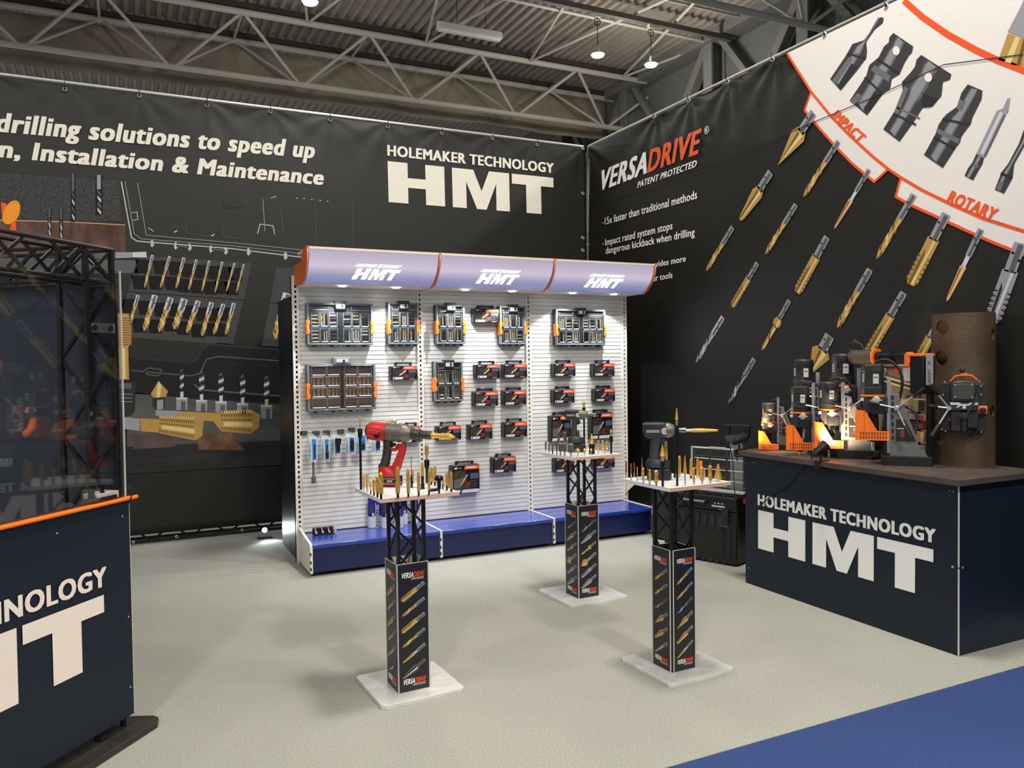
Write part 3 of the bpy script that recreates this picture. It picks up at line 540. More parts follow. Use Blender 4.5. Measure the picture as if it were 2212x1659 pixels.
for x, y in ((1415, 252), (1489, 217), (1573, 177), (1670, 129), (1782, 75), (1915, 13)): u, v = X(x, y); eyelet(rb, (RX-.004, BY-u, v), (-1, 0, 0))
for x, y in ((1268, 421), (1268, 529)): u, v = X(x, y); eyelet(rb, (RX-.004, BY-u-.02, v), (-1, 0, 0), False)
# black truss foot rail behind the lower edge of the back banner and the lamp that lights the wall
t = thing('banner_truss', 'low black truss rail under the lower edge of the back banner', 'truss', (0, 0, 0))
for y, z in ((BY+.06, .03), (BY+.06, .15), (BY+.2, .03)): MB().rod((-3.2, y, z), (RX-.05, y, z), .017, TRUSS, 10).build('chord', t)
m = MB()
for k in range(48): m.rod((-3.2+.16*k, BY+.06, .03 if k % 2 else .15), (-3.04+.16*k, BY+.06, .15 if k % 2 else .03), .009, TRUSS, 6)
m.build('lattice', t)
# ------------------------------------------------------------------ the slatted display shelving
SX, SYP, BAY = 1.185, 6.30, 1.012          # left upright, face of the slats, bay width
DECKZ, DECKF = .238, 5.862
LIT = mat('sign_face', (120, 112, 158), .35)
nt = LIT.node_tree; bs = nt.nodes['Principled BSDF']
g = nt.nodes.new('ShaderNodeTexCoord'); sp = nt.nodes.new('ShaderNodeSeparateXYZ'); rp = nt.nodes.new('ShaderNodeValToRGB')
mr = nt.nodes.new('ShaderNodeMapRange'); mr.inputs[1].default_value = 2.16; mr.inputs[2].default_value = 2.40
nt.links.new(g.outputs['Object'], sp.inputs[0]); nt.links.new(sp.outputs[2], mr.inputs[0]); nt.links.new(mr.outputs[0], rp.inputs[0])
e = rp.color_ramp.elements; e[0].position = 0; e[0].color = (lin(106), lin(112), lin(162), 1); e[1].position = 1; e[1].color = (lin(166), lin(160), lin(178), 1)
for ps, cc in ((.25, (146, 146, 178)), (.5, (204, 190, 208)), (.75, (186, 174, 194))): k = rp.color_ramp.elements.new(ps); k.color = tuple(lin(v) for v in cc)+(1,)
nt.links.new(rp.outputs[0], bs.inputs['Emission Color']); bs.inputs['Emission Strength'].default_value = 1.0; bs.inputs['Base Color'].default_value = (.05, .05, .07, 1)
SIGN_GLOW = mat('sign_letter_glow', (255, 255, 255), .4, emit=((255, 255, 255), 2.2)); SPOT_GLOW = mat('spot_glow', (255, 255, 255), .4, emit=((240, 250, 255), 25))
SHELL_OR = mat('bracket_orange', (206, 98, 38), .4); EDGE_W = mat('sign_edge', (236, 214, 196), .4)
CURVE = [(5.80, 2.395), (5.803, 2.36), (5.815, 2.315), (5.84, 2.27), (5.875, 2.23), (5.925, 2.19), (5.985, 2.162)]
def upright(par, x):
    m = MB(); m.box((x-.026, SYP-.012, .0), (x-.008, SYP+.05, 2.25), WHITE_ST).box((x+.008, SYP-.012, .0), (x+.026, SYP+.05, 2.25), WHITE_ST)
    m.box((x-.026, SYP+.012, .0), (x+.026, SYP+.05, 2.25), BLACK_INK)
    for k in range(57): m.box((x-.009, SYP-.010, .03+.039*k), (x+.009, SYP+.013, .03+.039*k+.018), WHITE_ST)
    m.build('upright', par, smooth=False)
names = ('left', 'middle', 'right')
labels = ('left bay of the white slatted shelving with lit purple sign and open left end', 'middle bay of the white slatted shelving, two sign seams above it', 'right bay of the white slatted shelving beside the black toolbox')
for b in range(3):
    x0 = SX+BAY*b; x1 = x0+BAY
    t = thing('shelving_bay', labels[b], 'shelving', (0, 0, 0), 0, 'bays of the slatted shelving')
    # slat panel
    m = MB(); pr = []; z = DECKZ
    while z < 2.2: pr += [(SYP+.008, z), (SYP+.008, z+.0045), (SYP, z+.007), (SYP, z+.0355)]; z += .0356
    vs = [(xx, p[0], p[1]) for xx in (x0+.026, x1-.026) for p in pr]; n = len(pr)
    m.add(vs, [(i, i+1, n+i+1, n+i) for i in range(n-1)], SLAT); m.box((x0+.027, SYP+.010, DECKZ), (x1-.027, SYP+.045, 2.24), SLAT); m.build('slat_panel', t, smooth=False)
    if b == 0: upright(t, x0)
    upright(t, x1)
    # base deck, kick panel, feet
    xa, xb = x0+.004, x1-.004
    m = MB(); m.prism([(DECKF-.012, DECKZ-.028), (DECKF-.012, DECKZ-.004), (DECKF-.006, DECKZ), (SYP-.014, DECKZ), (SYP-.014, DECKZ-.028)], xa, xb, BLUE_DECK, 'x'); m.build('base_deck', t, smooth=False)
    MB().box((xa+.004, DECKF, .03), (xb-.004, DECKF+.012, DECKZ-.028), BLUE_KICK).build('kick_panel', t)
    for xx, sd in ((x0, 1), (x1, -1)):
        if sd == -1 and b < 2: continue
        m = MB(); m.prism([(DECKF-.016, .028), (DECKF-.016, DECKZ-.03), (DECKF+.0, DECKZ+.004), (SYP+.05, DECKZ+.06), (SYP+.055, DECKZ+.06), (SYP+.055, .028)] if b == 0 else [(DECKF-.016, .028), (DECKF-.016, DECKZ+.004), (SYP-.016, DECKZ+.004), (SYP-.016, .028)], xx-.014, xx+.004, WHITE_ST, 'x'); m.build('end_bracket', t)
        m = MB()
        for zz in (.16, .1, .05): m.box((xx-.0155, DECKF-.0175, zz), (xx-.006, DECKF-.012, zz+.022), BLACK_INK)
        m.build('bracket_slot', t)
    if b == 2: m = MB(); m.prism([(SYP-.012, .42), (SYP-.19, .43), (SYP-.012, .31)], x1-.004, x1+.004, mat('arm_cream', (222, 206, 168), .45), 'x'); m.build('shelf_arm', t)
    m = MB()
    for xx in (x0+.05, x1-.05):
        for yy in (DECKF+.08, SYP-.05): m.rod((xx, yy, 0), (xx, yy, .05), .016, BLACK, 8)
    m.build('foot', t)
    # lit sign canopy
    c = MB(); secs = [[(xx, y, z) for y, z in CURVE] for xx in (x0+.012, x1-.012)]; n = len(CURVE)
    m = MB(); m.add(secs[0]+secs[1], [(i, i+1, n+i+1, n+i) for i in range(n-1)], LIT); lb = m.build('light_box', t)
    m = MB(); m.box((x0+.006, 5.795, 2.393), (x1-.006, 6.2, 2.41), EDGE_W); m.build('top_edge', lb)
    m = MB(); m.box((x0+.01, 5.99, 2.158), (x1-.01, 6.29, 2.166), mat('canopy_under', (240, 226, 206), .5)); m.build('underside', lb)
    for k in range(2):
        sx = x0+BAY*(.3 if k == 0 else .72)
        m = MB(); m.lathe([(0, .028), (.006, .03)], SPOT_GLOW, (sx, 6.03, 2.150), n=16); m.lathe([(0, .034), (.01, .036)], WHITE_ST, (sx, 6.03, 2.1575), n=16); m.build('downlight', lb)
        light('SPOT', 'downlight_beam', (sx, 6.03, 2.142), 34, (.94, .98, 1.0), .012, (sx, 6.36, .9), 100, .45)
    ends = [x0]+([x1] if b == 2 else [])
    for xx in ends:
        m = MB(); m.prism([(5.792, 2.412), (5.792, 2.36), (5.805, 2.31), (5.83, 2.265), (5.867, 2.222), (5.92, 2.18), (5.985, 2.154), (6.30, 2.178), (6.30, 2.325), (6.02, 2.318), (5.94, 2.405)], xx-.008, xx+.008, SHELL_OR, 'x')
        m.build('side_bracket', lb, smooth=False)
        m = MB(); m.tube([(xx, y-.006, z-.003) for y, z in CURVE], .0055, EDGE_W, 6); m.build('edge_strip', lb)
    # lettering bent with the face
    def on_face(u, v):
        s = v*(n-1); i = min(int(s), n-2); f = s-i; y = CURVE[i][0]*(1-f)+CURVE[i+1][0]*f; z = CURVE[i][1]*(1-f)+CURVE[i+1][1]*f
        return (u, y-.004, z-.002)
    cx = x0+BAY*.53; wd = .335; m = MB(); A = lambda p, vt, vb: on_face(cx-wd/2+p[0]*wd+p[1]*.03-.015-.05*(vt-.3), vb+(vt-vb)*p[1])
    for gly in (HMT_H, HMT_M, HMT_T): m.add([A(p, .50, .80) for p in gly], [tuple(range(len(gly)))], SIGN_GLOW)
    vs, fs = text_shape('HOLEMAKER TECHNOLOGY', .03)[:2]; m.add([A(p, .375, .455) for p in vs], fs, SIGN_GLOW); m.build('sign_lettering', lb, smooth=False)
# the dark panelled back of the shelving
m = MB(); m.box((SX-.012, SYP+.06, .02), (SX+BAY*3+.01, 7.02, 2.10), NAVY); o = m.build('backing_unit', smooth=False); tag(o, 'tall navy panelled unit standing behind the white slatted shelving', 'cabinet')

# ------------------------------------------------------------------ goods on the slats
Q1 = lambda x, y: (600+x/5.53, 520+y/5.53); Q2 = lambda x, y: (900+x/7.373, 540+y/7.373); Q3 = lambda x, y: (1100+x/6.9125, 540+y/6.9125)
Q4 = lambda x, y: (620+x/7.373, 740+y/7.373); Q5 = lambda x, y: (900+x/8.508, 740+y/8.508); Q6 = lambda x, y: (900+x/8.508, 880+y/8.508); Q7 = lambda x, y: (1140+x/8.508, 740+y/8.508); Q8 = lambda x, y: (1140+x/8.508, 850+y/8.508)
def span(a, b, dy): p = ony(*a, SYP-dy); q = ony(*b, SYP-dy); return p.x, q.x, q.z, p.z       # x0, x1, z0, z1 of a rectangle seen from a (upper left) to b (lower right)
CASE_CLEAR = clear_mat('case_lid_clear', (.96, .97, .97), .08, 1.45)
def organizer(a, b, cols, label, inner=(44, 45, 47), dy=.075, big=False, bits=True, seed=0):
    x0, x1, z0, z1 = span(a, b, dy); w, h = x1-x0, z1-z0; t = thing('organizer_case', label, 'tool case', (x0, SYP-.002, z0), 0, 'clear lidded drill cases on the slats'); rnd = random.Random(seed+3)
    IN = mat('case_inlay_%d_%d' % (inner[0], inner[2]), inner, .5)
    MB().box((.0, -.045, .0), (w, -.002, h), BLACK).build('base', t, bevel=.004)
    MB().box((.02, -.05, .02), (w-.02, -.045, h-.02), IN).build('inlay', t)
    m = MB(); f = .016
    for q in (((0, -dy, 0), (f, -.045, h)), ((w-f, -dy, 0), (w, -.045, h)), ((f, -dy, 0), (w-f, -.045, f)), ((f, -dy, h-f), (w-f, -.045, h))): m.box(*q, CASE_GREY)
    m.build('lid_frame', t, bevel=.003)
    MB().box((f, -dy+.004, f), (w-f, -dy+.007, h-f), CASE_CLEAR).build('lid_window', t, smooth=False)
    top = .22 if not big else 0.03; n = len(cols); m = MB(); hh = h*(1-top)-f; rows = 2 if not big else 4
    pockets = []; cx = f+.012; tot = sum(cols); wu = w-2*f-.024
    for ci, cw in enumerate(cols):
        ww = wu*abs(cw)/sum(abs(c) for c in cols)
        if cw > 0:
            for r in range(rows):
                q0, q1 = f+.008+hh*r/rows, f+hh*(r+1)/rows; X0, X1 = cx+.004, cx+ww-.004; pockets.append((X0, X1, q0, q1, r))
                pts = [(X0, -dy, q1-.004), (X0, -dy, q0+.008), (X0+.006, -dy, q0+.002), (X1-.006, -dy, q0+.002), (X1, -dy, q0+.008), (X1, -dy, q1-.004), (X0, -dy, q1-.004)]
                m.tube(pts, .0018, CASE_GREY, 5); m.rod((X0+.008, -dy-.001, q0+.002), (X1-.008, -dy-.001, q0+.002), .0038, mat('lid_rib', (205, 210, 212), .3), 6)
        else: m.box((cx+.004, -dy+.001, f+.01), (cx+ww-.004, -dy+.01, f+hh), BLACK)
        cx += ww
    if not big:
        for X0, X1 in ((f+.012, w*.33), (w*.67, w-f-.012)): m.tube([(X0, -dy, h-f-.012), (X0, -dy, f+hh+.016), (X1, -dy, f+hh+.016), (X1, -dy, h-f-.012)], .003, CASE_GREY, 5)
    m.build('pocket_rib', t)
    hw = .036 if not big else .05
    m = MB(); m.prism([(w/2-hw-.012, h+.014), (w/2-hw-.008, h-.02), (w/2-hw, h*.84), (w/2+hw, h*.84), (w/2+hw+.008, h-.02), (w/2+hw+.012, h+.014)] if not big else [(w/2-hw-.02, h+.05), (w/2-hw-.02, h-.004), (w/2+hw+.02, h-.004), (w/2+hw+.02, h+.05)], -dy-.012, -.03, DGREY if not big else CASE_GREY); hd = m.build('handle', t, bevel=.004)
    m = MB(); m.box((w/2-hw+.004, -dy-.0155, h*.87 if not big else h+.012), (w/2+hw-.004, -dy-.012, h*.96 if not big else h+.04), mat('handle_face', (176, 178, 178), .35)); m.box((w/2+.004, -dy-.018, h*.885 if not big else h+.008), (w/2+.02, -dy-.0155, h*.955 if not big else h+.032), BLACK); m.build('latch_face', hd)
    zc = h*.42
    for sx in (0, 1):
        m = MB(); xo = -.007 if sx == 0 else w-.013; L = h*.17
        m.box((xo, -dy-.007, zc-L), (xo+.02, -.03, zc+L), ORANGE); s = 1 if sx == 0 else -1
        for q in (-1, 1): m.box((min(xo+.01, xo+.01+s*.016), -dy-.009, zc+q*L*.62-L*.3), (max(xo+.01, xo+.01+s*.016), -dy-.001, zc+q*L*.62+L*.3), ORANGE)
        m.build('latch', t, bevel=.002)
    m = MB(); k = 4 if w < .25 else 7
    for i in range(k): xx = w*(.12+.76*i/(k-1)); m.box((xx-.012, -dy+.006, -.013), (xx+.012, -.015, .001), CASE_GREY if i % 2 else BLACK)
    m.build('foot', t, bevel=.002)
    if bits:
        for X0, X1, q0, q1, r in pockets:
            if big and r in (0, 3): continue
            nn = 3; horiz = (rnd.random() < .3) and not big
            for i in range(nn):
                gm = rnd.choice('gbbss') if not big else rnd.choice('gg')
                if horiz: L = (X1-X0)*.86; zz = q0+(q1-q0)*(.25+.25*i); mini_bit((x0+(X0+X1)/2-L/2, SYP-.058, z0+zz), (1, 0, 0), L, gm, label)
                else: L = (q1-q0)*rnd.uniform(.6, .86); xx = X0+(X1-X0)*(.2+.3*i); mini_bit((x0+xx, SYP-.058, z0+q0+.008), (0, 0, 1), L, gm, label)
    return t
_MB = {}
def mini_bit(p, ax, L, kind, case):
    key = kind
    if key not in _MB:
        g = {'g': GOLD, 'b': OXIDE, 's': STEEL}[kind]; m = MB(); m.lathe([(0, .0062), (.32, .0062)], STEEL if kind != 'b' else OXIDE, n=6); a = m.mesh('shank')
        m = MB(); m.lathe([(.32, .0045)]+[(.34+.055*i, .0058 if i % 2 else .0038) for i in range(12)]+[(1, .001)], g, n=7); _MB[key] = (m.mesh('drill_bit'), a)
    body, sh = _MB[key]; o = bpy.data.objects.new('drill_bit', body); COL.objects.link(o); s = bpy.data.objects.new('shank', sh); COL.objects.link(s); s.parent = o
    o.location = p; o.scale = (1.1, 1.1, L)
    if ax[0]: o.rotation_euler = (0, RAD(90), 0)
    nm = {'g': 'gold', 'b': 'black', 's': 'steel'}[kind]
    tag(o, 'small %s drill bit inside the %s' % (nm, case.split(' clear')[0] if ' clear' in case else case), 'drill bit', '%s bits in the %s' % (nm, case.split(',')[0]))
organizer(Q1(345, 735), Q1(1140, 1245), (1, 1, 1, -.55, 1, 1, 1), 'wide drill case at upper left', seed=1)
organizer(Q1(1320, 735), Q1(1690, 1240), (1, 1, 1), 'narrow drill case right of the wide upper left one', seed=2)
organizer(Q2(310, 865), Q2(775, 1500), (1, 1, 1), 'narrow drill case at top of middle bay, left', seed=3)
organizer(Q2(1325, 890), Q2(1750, 1505), (1, 1, 1), 'narrow drill case at top of middle bay, right', seed=4)
organizer(Q5(325, 345), Q5(860, 1070), (1, 1, 1), 'narrow brown-lined drill case in second row', (60, 44, 36), seed=5)
organizer(Q3(700, 880), Q3(1440, 1420), (1, 1, 1, -.5, 1, 1, 1), 'wide drill case at top of right bay', seed=6)
organizer(Q4(320, 345), Q4(1420, 1060), (1.1, 1, -.25, 1, 1.1), 'widest brown-lined drill case in second row, left bay', (92, 62, 50), .085, True, seed=7)

def card_case(a, b, label, seed=0, tall=False, tool='drill', body='gold', lit=0):
    """small black carry case with a printed card; a, b = corners of its front face"""
    dy = .07; x0, x1, z0, z1 = span(a, b, dy); w, h = x1-x0, z1-z0
    t = thing('carry_case', label, 'bit case', (x0, SYP-.002, z0), 0, 'black carded bit cases on hooks')
    MB().box((0, -.032, 0), (w, 0, h), BLACK).build('back_shell', t, bevel=.005); MB().box((0, -dy, 0), (w, -.036, h), BLACK).build('front_shell', t, bevel=.005)
    m = MB(); m.tube([(.004, -.034, 0), (.0, -.034, h), ], .003, GREY_P, 5); m.build('seam_strip', t)
    hx0, hx1 = w*.2, w*.82; m = MB()
    m.box((hx0, -.06, h), (hx1, -.012, h+.004), mat('case_top_blue', (60, 76, 130), .3)); m.box((hx0, -.05, h+.02), (hx1, -.014, h+.03), BLACK); m.box((hx0, -.05, h), (hx0+.014, -.014, h+.03), BLACK); m.box((hx1-.014, -.05, h), (hx1, -.014, h+.03), BLACK); m.build('handle', t, bevel=.002)
    P = Plane((0, -dy-.0006, 0), (1, 0, 0), (0, 0, 1), (0, -1, 0), .0005); S = lambda u, v: (u*w, v*h)
    P.poly([S(.05, .03), S(.98, .03), S(.98, .97), S(.05, .97)], BLACK_INK, 1); P.poly([S(.07, .05), S(.55, .05), S(.5, .8), S(.07, .8)], mat('card_photo_%d' % (seed % 3), ((44, 38, 34), (36, 36, 40), (52, 44, 38))[seed % 3], .45, noise=(40, .7)), 2)
    P.poly([S(.44, .74) if not tall else S(.44, .84), S(.98, .74 if not tall else .84), S(.98, .97), S(.48, .97)], ORANGE_INK, 3); P.build('printed_card', t)
    rnd = random.Random(seed)
    nm = rnd.choice(('Tapping bits', 'Step drills', 'Reamer set', 'Drill set', 'Impact bits')) if False else None
    P.text('HMT', S(.09, .86), S(.2, .86), S(.095, .93), WHITE_INK, .03)
    P.line([S(.22, .895), S(.34, .895)], .03*h, ORANGE_INK, 3); P.line([S(.52, .86 if not tall else .905), S(.86, .86 if not tall else .905)], .05*h, GREY4, 4); P.build('card_lettering', t)
    P.poly([S(.66, .5), S(.95, .5), S(.95, .7), S(.66, .7)], mat('card_slate', (74, 78, 96), .45), 3)
    for k in range(5): P.line([S(.66, .44-.07*k), S(.66+.28*rnd.uniform(.6, 1), .44-.07*k)], .018*h, GREY2, 3)
    P.poly([S(.5, .14), S(.64, .14), S(.66, .42), S(.53, .42)], mat('card_maroon', (104, 36, 34), .45), 3); P.line([S(.68, .07), S(.88, .07)], .02*h, GREY4, 3); P.build('card_text_block', t)
    if not tall: P.poly([S(.07, .05), S(.42, .05), S(.46, .2), S(.07, .2)], GREY4, 4); P.poly([S(.1, .08), S(.15, .08), S(.15, .17), S(.1, .17)], GREY1, 5); P.line([S(.2, .13), S(.38, .13)], .025*h, GREY3, 5)
    else: P.poly([S(.05, .03), S(.27, .03), S(.31, .14), S(.05, .14)], GREY4, 4); P.poly([S(.34, .03), S(.98, .03), S(.98, .14), S(.38, .14)], GREY4, 4); P.poly([S(.07, .2), S(.3, .2), S(.42, .55), S(.07, .5)], GREY2, 3)
    P.build('price_label', t)
    P.bit(S(.56, .66), S(.3, .3), .035*w, tool, body, GREY4, 6); P.build('printed_bit', t)
    # hook through the handle
    k = MB(); xx = x0+w*.62
    for q in (.34, .7):
        xx = x0+w*q; k.tube([(xx, SYP, z1+.034), (xx, SYP-.06, z1+.026), (xx+.004, SYP-.075, z1+.036)], .0025, STEEL, 5)
    hk = k.build('wire_hook'); tag(hk, 'hooks for the '+label, 'hook', 'wire hooks under the bit cases'); return t
card_case(Q4(1650, 375), Q4(2080, 590), 'lone bit case right of the brown case in left bay', 1)
card_case(Q2(905, 935), Q2(1320, 1160), 'bit case between the two narrow top cases', 2)
card_case(Q5(1085, 405), Q5(1530, 655), 'bit case, middle bay second row, left of two', 3); card_case(Q5(1590, 395), Q5(2035, 640), 'bit case, middle bay second row, right of two', 4)
card_case(Q5(1055, 910), Q5(1500, 1160), 'bit case, middle bay third row, left of two', 5, tool='tap'); card_case(Q5(1600, 890), Q5(2015, 1140), 'bit case, middle bay third row with a printed cone cutter', 6, tool='cone')
card_case(Q6(375, 350), Q6(820, 590), 'bit case just right of the red wrench tip', 7, tool='cone'); card_case(Q6(960, 320), Q6(1395, 575), 'bit case, middle bay fourth row, centre', 8, tool='tap'); card_case(Q6(1605, 280), Q6(2030, 535), 'bit case, middle bay fourth row, right end', 9, tool='tap')
card_case(Q6(1400, 930), Q6(1830, 1180), 'bit case, lowest of the middle bay', 10, tool='drill', body='dark'); card_case(Q6(640, 1075), Q6(1160, 1560), 'tall bit case standing low beside the red wrench table', 11, True, 'tap')
card_case((872, 922), (909, 955), 'bit case half hidden behind the red wrench', 12)
card_case(Q7(475, 385), Q7(880, 615), 'bit case, right bay upper row, left', 13, tool='core'); card_case(Q7(1205, 385), Q7(1595, 610), 'bit case, right bay upper row, right', 14); card_case(Q7(470, 870), Q7(860, 1105), 'bit case, right bay second row with a printed grey bit, left', 15, tool='tap', body='silver'); card_case(Q7(1230, 855), Q7(1605, 1075), 'bit case, right bay second row with a printed grey bit, right', 16, tool='tap', body='silver')
card_case(Q8(425, 415), Q8(800, 870), 'tall bit case behind the green wrench, left one', 17, True, 'reamer'); card_case(Q8(1165, 365), Q8(1560, 825), 'tall bit case right of the green wrench nose', 18, True, 'reamer')
card_case(Q8(500, 1200), Q8(860, 1430), 'bit case low behind the truss of the far stand, left', 19, tool='core'); card_case(Q8(1220, 1175), Q8(1600, 1355), 'bit case low behind the truss of the far stand, right', 20, tool='countersink')
# clear hanger tag
# blue blister packs on pegs
QB = lambda x, y: (640+x/11.06, 900+y/11.06)
BLIS = mat('blister_blue', (58, 132, 206), .35); BLISW = mat('blister_white', (214, 226, 230), .35)
shapes = (('rod', 'first blue blister pack from the left, slim rod inside'), ('adaptor', 'second blue blister pack, long black adaptor inside'), ('socket', 'third blue blister pack, thick black socket inside'), ('collar', 'fourth blue blister pack, knurled black socket inside'), ('adaptor', 'fifth blue blister pack, behind the black rod'), ('collar', 'sixth blue blister pack, beside the red wrench'))
for i, (xa, ya, xb, yb) in enumerate(((355, 480, 500, 1080), (660, 480, 795, 1060), (900, 465, 1065, 925), (1245, 440, 1400, 895), (1500, 395, 1670, 850), (1870, 560, 2010, 850))):
    dy = .16; x0, x1, z0, z1 = span(QB(xa, ya), QB(xb, yb), dy); w, h = x1-x0, z1-z0; kd, lb = shapes[i]
    pts = [(-.002, z0), (w+.002, z0), (w+.002, z1-.012), (w-.01, z1+.004), (.01, z1+.004), (-.002, z1-.012)]
    for q in range(3):
        t = thing('blister_pack', lb if q == 0 else ('white edged pack hanging %s behind the %s' % (('', 'next', 'last')[q], lb.split(',')[0])), 'blister pack', (x0, SYP-dy+.045*q, 0), 0, 'blister packs on pegs')
        MB().prism([(a, z) for a, z in pts], -.001, .001, BLISW).build('backing_card', t)
        m = MB(); m.box((.006, -.002, z0+.006), (w-.004, -.001, z1-.02), BLIS); m.build('blue_card', t)
        m = MB(); cx = w*.55; zc = z0+h*.42
        if kd == 'rod': m.rod((cx, -.008, z0+.03), (cx, -.008, z1-.06), .004, BLACK, 8)
        elif kd == 'adaptor': m.rod((cx, -.008, z0+.07), (cx, -.008, z1-.06), .0045, BLACK, 8); m.lathe([(0, .01), (.03, .011), (.045, .014), (.06, .006)], BLACK, (cx, -.012, z0+.024), n=12)
        elif kd == 'socket': m.lathe([(0, .015), (.05, .016), (.065, .023), (.1, .024)], BLACK, (cx, -.018, z0+.035), n=14)
        else: m.lathe([(0, .013), (.04, .016), (.05, .013), (.06, .015), (.085, .01)], BLACK, (cx, -.014, z0+.035), n=14)
        m.build('tool', t)
        m = MB(); m.box((.008, -.0028, z0), (w-.002, -.002, z0+.016), mat('blister_pink', (214, 150, 170), .4)); m.box((.018, -.0036, z0+.004), (w-.012, -.0028, z0+.012), WHITE_INK); m.build('foot_label', t)
    pg = thing('peg_hook', 'steel peg with grey price plate above the %s' % lb.split(',')[0], 'hook', (x0, SYP, z1), 0, 'pegs of the blister packs')
    m = MB(); m.rod((w*.5, 0, .022), (w*.5, -dy-.03, .012), .003, STEEL, 6); m.build('wire', pg); MB().box((w*.5-.075, -.012, .0), (w*.5-.02, -.0, .034), GREY_P).build('price_plate', pg)
a, b = ony(*QB(395, 1230), SYP-.06), ony(*QB(415, 1590), SYP-.06)
t = thing('socket_bar', 'long grey extension bar hanging below the first blister pack', 'tool', (b.x, SYP-.06, b.z))
MB().rod((0, 0, .05), (0, 0, a.z-b.z+.16), .009, BURR, 10).build('shaft', t); MB().rod((0, 0, 0), (0, 0, .05), .018, BURR, 12).build('socket', t)
# lubricant cans on the blue deck
CAN_B = mat('can_blue', (30, 34, 112), .3); CAN_W = mat('can_white', (206, 208, 214), .35)
can0 = None
for i, (px_, py_, face, lb) in enumerate(((798, 1136, 1, 'back'), (816, 1138, 0, 'side'), (833, 1141, 1, 'back'), (848, 1139, 0, 'side'), (862, 1140, 0, 'side'), (872, 1133, 1, 'back'), (890, 1127, 0, 'side'))):
    p = onz(px_, py_, DECKZ); p.y = min(p.y, SYP-.05); r = .033; h = .25
    t = thing('lubricant_can', '%s blue and white lubricant can from the left on the deck' % ('first', 'second', 'third', 'fourth', 'fifth', 'sixth', 'seventh')[i], 'can', (p.x, p.y, DECKZ), 0, 'lubricant cans on the deck')
    m = MB(); m.lathe([(0, r-.003), (.004, r), (.095, r)], CAN_W, n=24); m.lathe([(.095, r), (.19, r), (.205, r-.002)], CAN_B, n=24); m.build('can_body', t); MB().lathe([(.205, r-.004), (.235, r-.004), (.25, r-.007)], mat('can_cap', (36, 34, 150), .3), n=20).build('cap', t)
    d = Vector((-p.x, -p.y, 0)).normalized(); s = Vector((-d.y, d.x, 0)); m = MB()
    def wrap(u, v): an = math.atan2(d.y, d.x)+u/r; return ((r+.0009)*math.cos(an), (r+.0009)*math.sin(an), v)
    if face == 0:
        for c0, c1, mm, rr in ((-.019, .012, CAN_W, .0), (-.012, .010, mat('can_navy', (20, 22, 60), .35), .0006)):
            N = 6; vs = [Vector(wrap(c0+(c1-c0)*k/N, z))+d*rr for k in range(N+1) for z in (.012, .2)]; m.add(vs, [(2*k, 2*k+2, 2*k+3, 2*k+1) for k in range(N)], mm)
        vs, fs = text_shape('SPEEDLUBE', .03)[:2]; m.add([Vector(wrap(.006-.014*vy, .02+.165*vx))+d*.0014 for vx, vy in vs], fs, WHITE_INK)
    else:
        for k in range(6): z = .19-.012*k; N = 5; vs = [Vector(wrap(-.016+.032*(1 if k else .7)*j/N, zz)) for j in range(N+1) for zz in (z-.004, z)]; m.add(vs, [(2*j, 2*j+2, 2*j+3, 2*j+1) for j in range(N)], GREY2)
        N = 3; vs = [Vector(wrap(.002+.018*j/N, zz)) for j in range(N+1) for zz in (.1, .122)]; m.add(vs, [(2*j, 2*j+2, 2*j+3, 2*j+1) for j in range(N)], GREY4)
    m.build('can_label', t, smooth=False)
p = onz(678, 1158, DECKZ); q = onz(724, 1154, DECKZ); t = thing('bit_tray', 'small black tray with upright face on the left of the blue deck', 'tray', (p.x, p.y, DECKZ))
m = MB(); m.box((0, -.005, 0), (q.x-p.x, .06, .006), BLACK); m.box((0, .05, 0), (q.x-p.x, .06, .05), BLACK); m.build('tray', t); m = MB(); m.box((0, .048, .046), (q.x-p.x, .062, .052), GREY_P); m.build('rim', t)
for k in range(4):
    o = bpy.data.objects.new('drain_pin', _MB.setdefault('pin', MB().lathe([(0, .009), (.012, .0095), (.02, .006), (.024, .005), (.07, .004)], STEEL, n=10).mesh('drain_pin'))); COL.objects.link(o); o.location = (p.x+.02+.05*k, p.y+.0, DECKZ+.018); o.rotation_euler = (RAD(-60), 0, 0)
    tag(o, '%s small steel pin from the left leaning in the black tray' % ('first', 'second', 'third', 'fourth')[k], 'pin', 'steel pins in the tray')
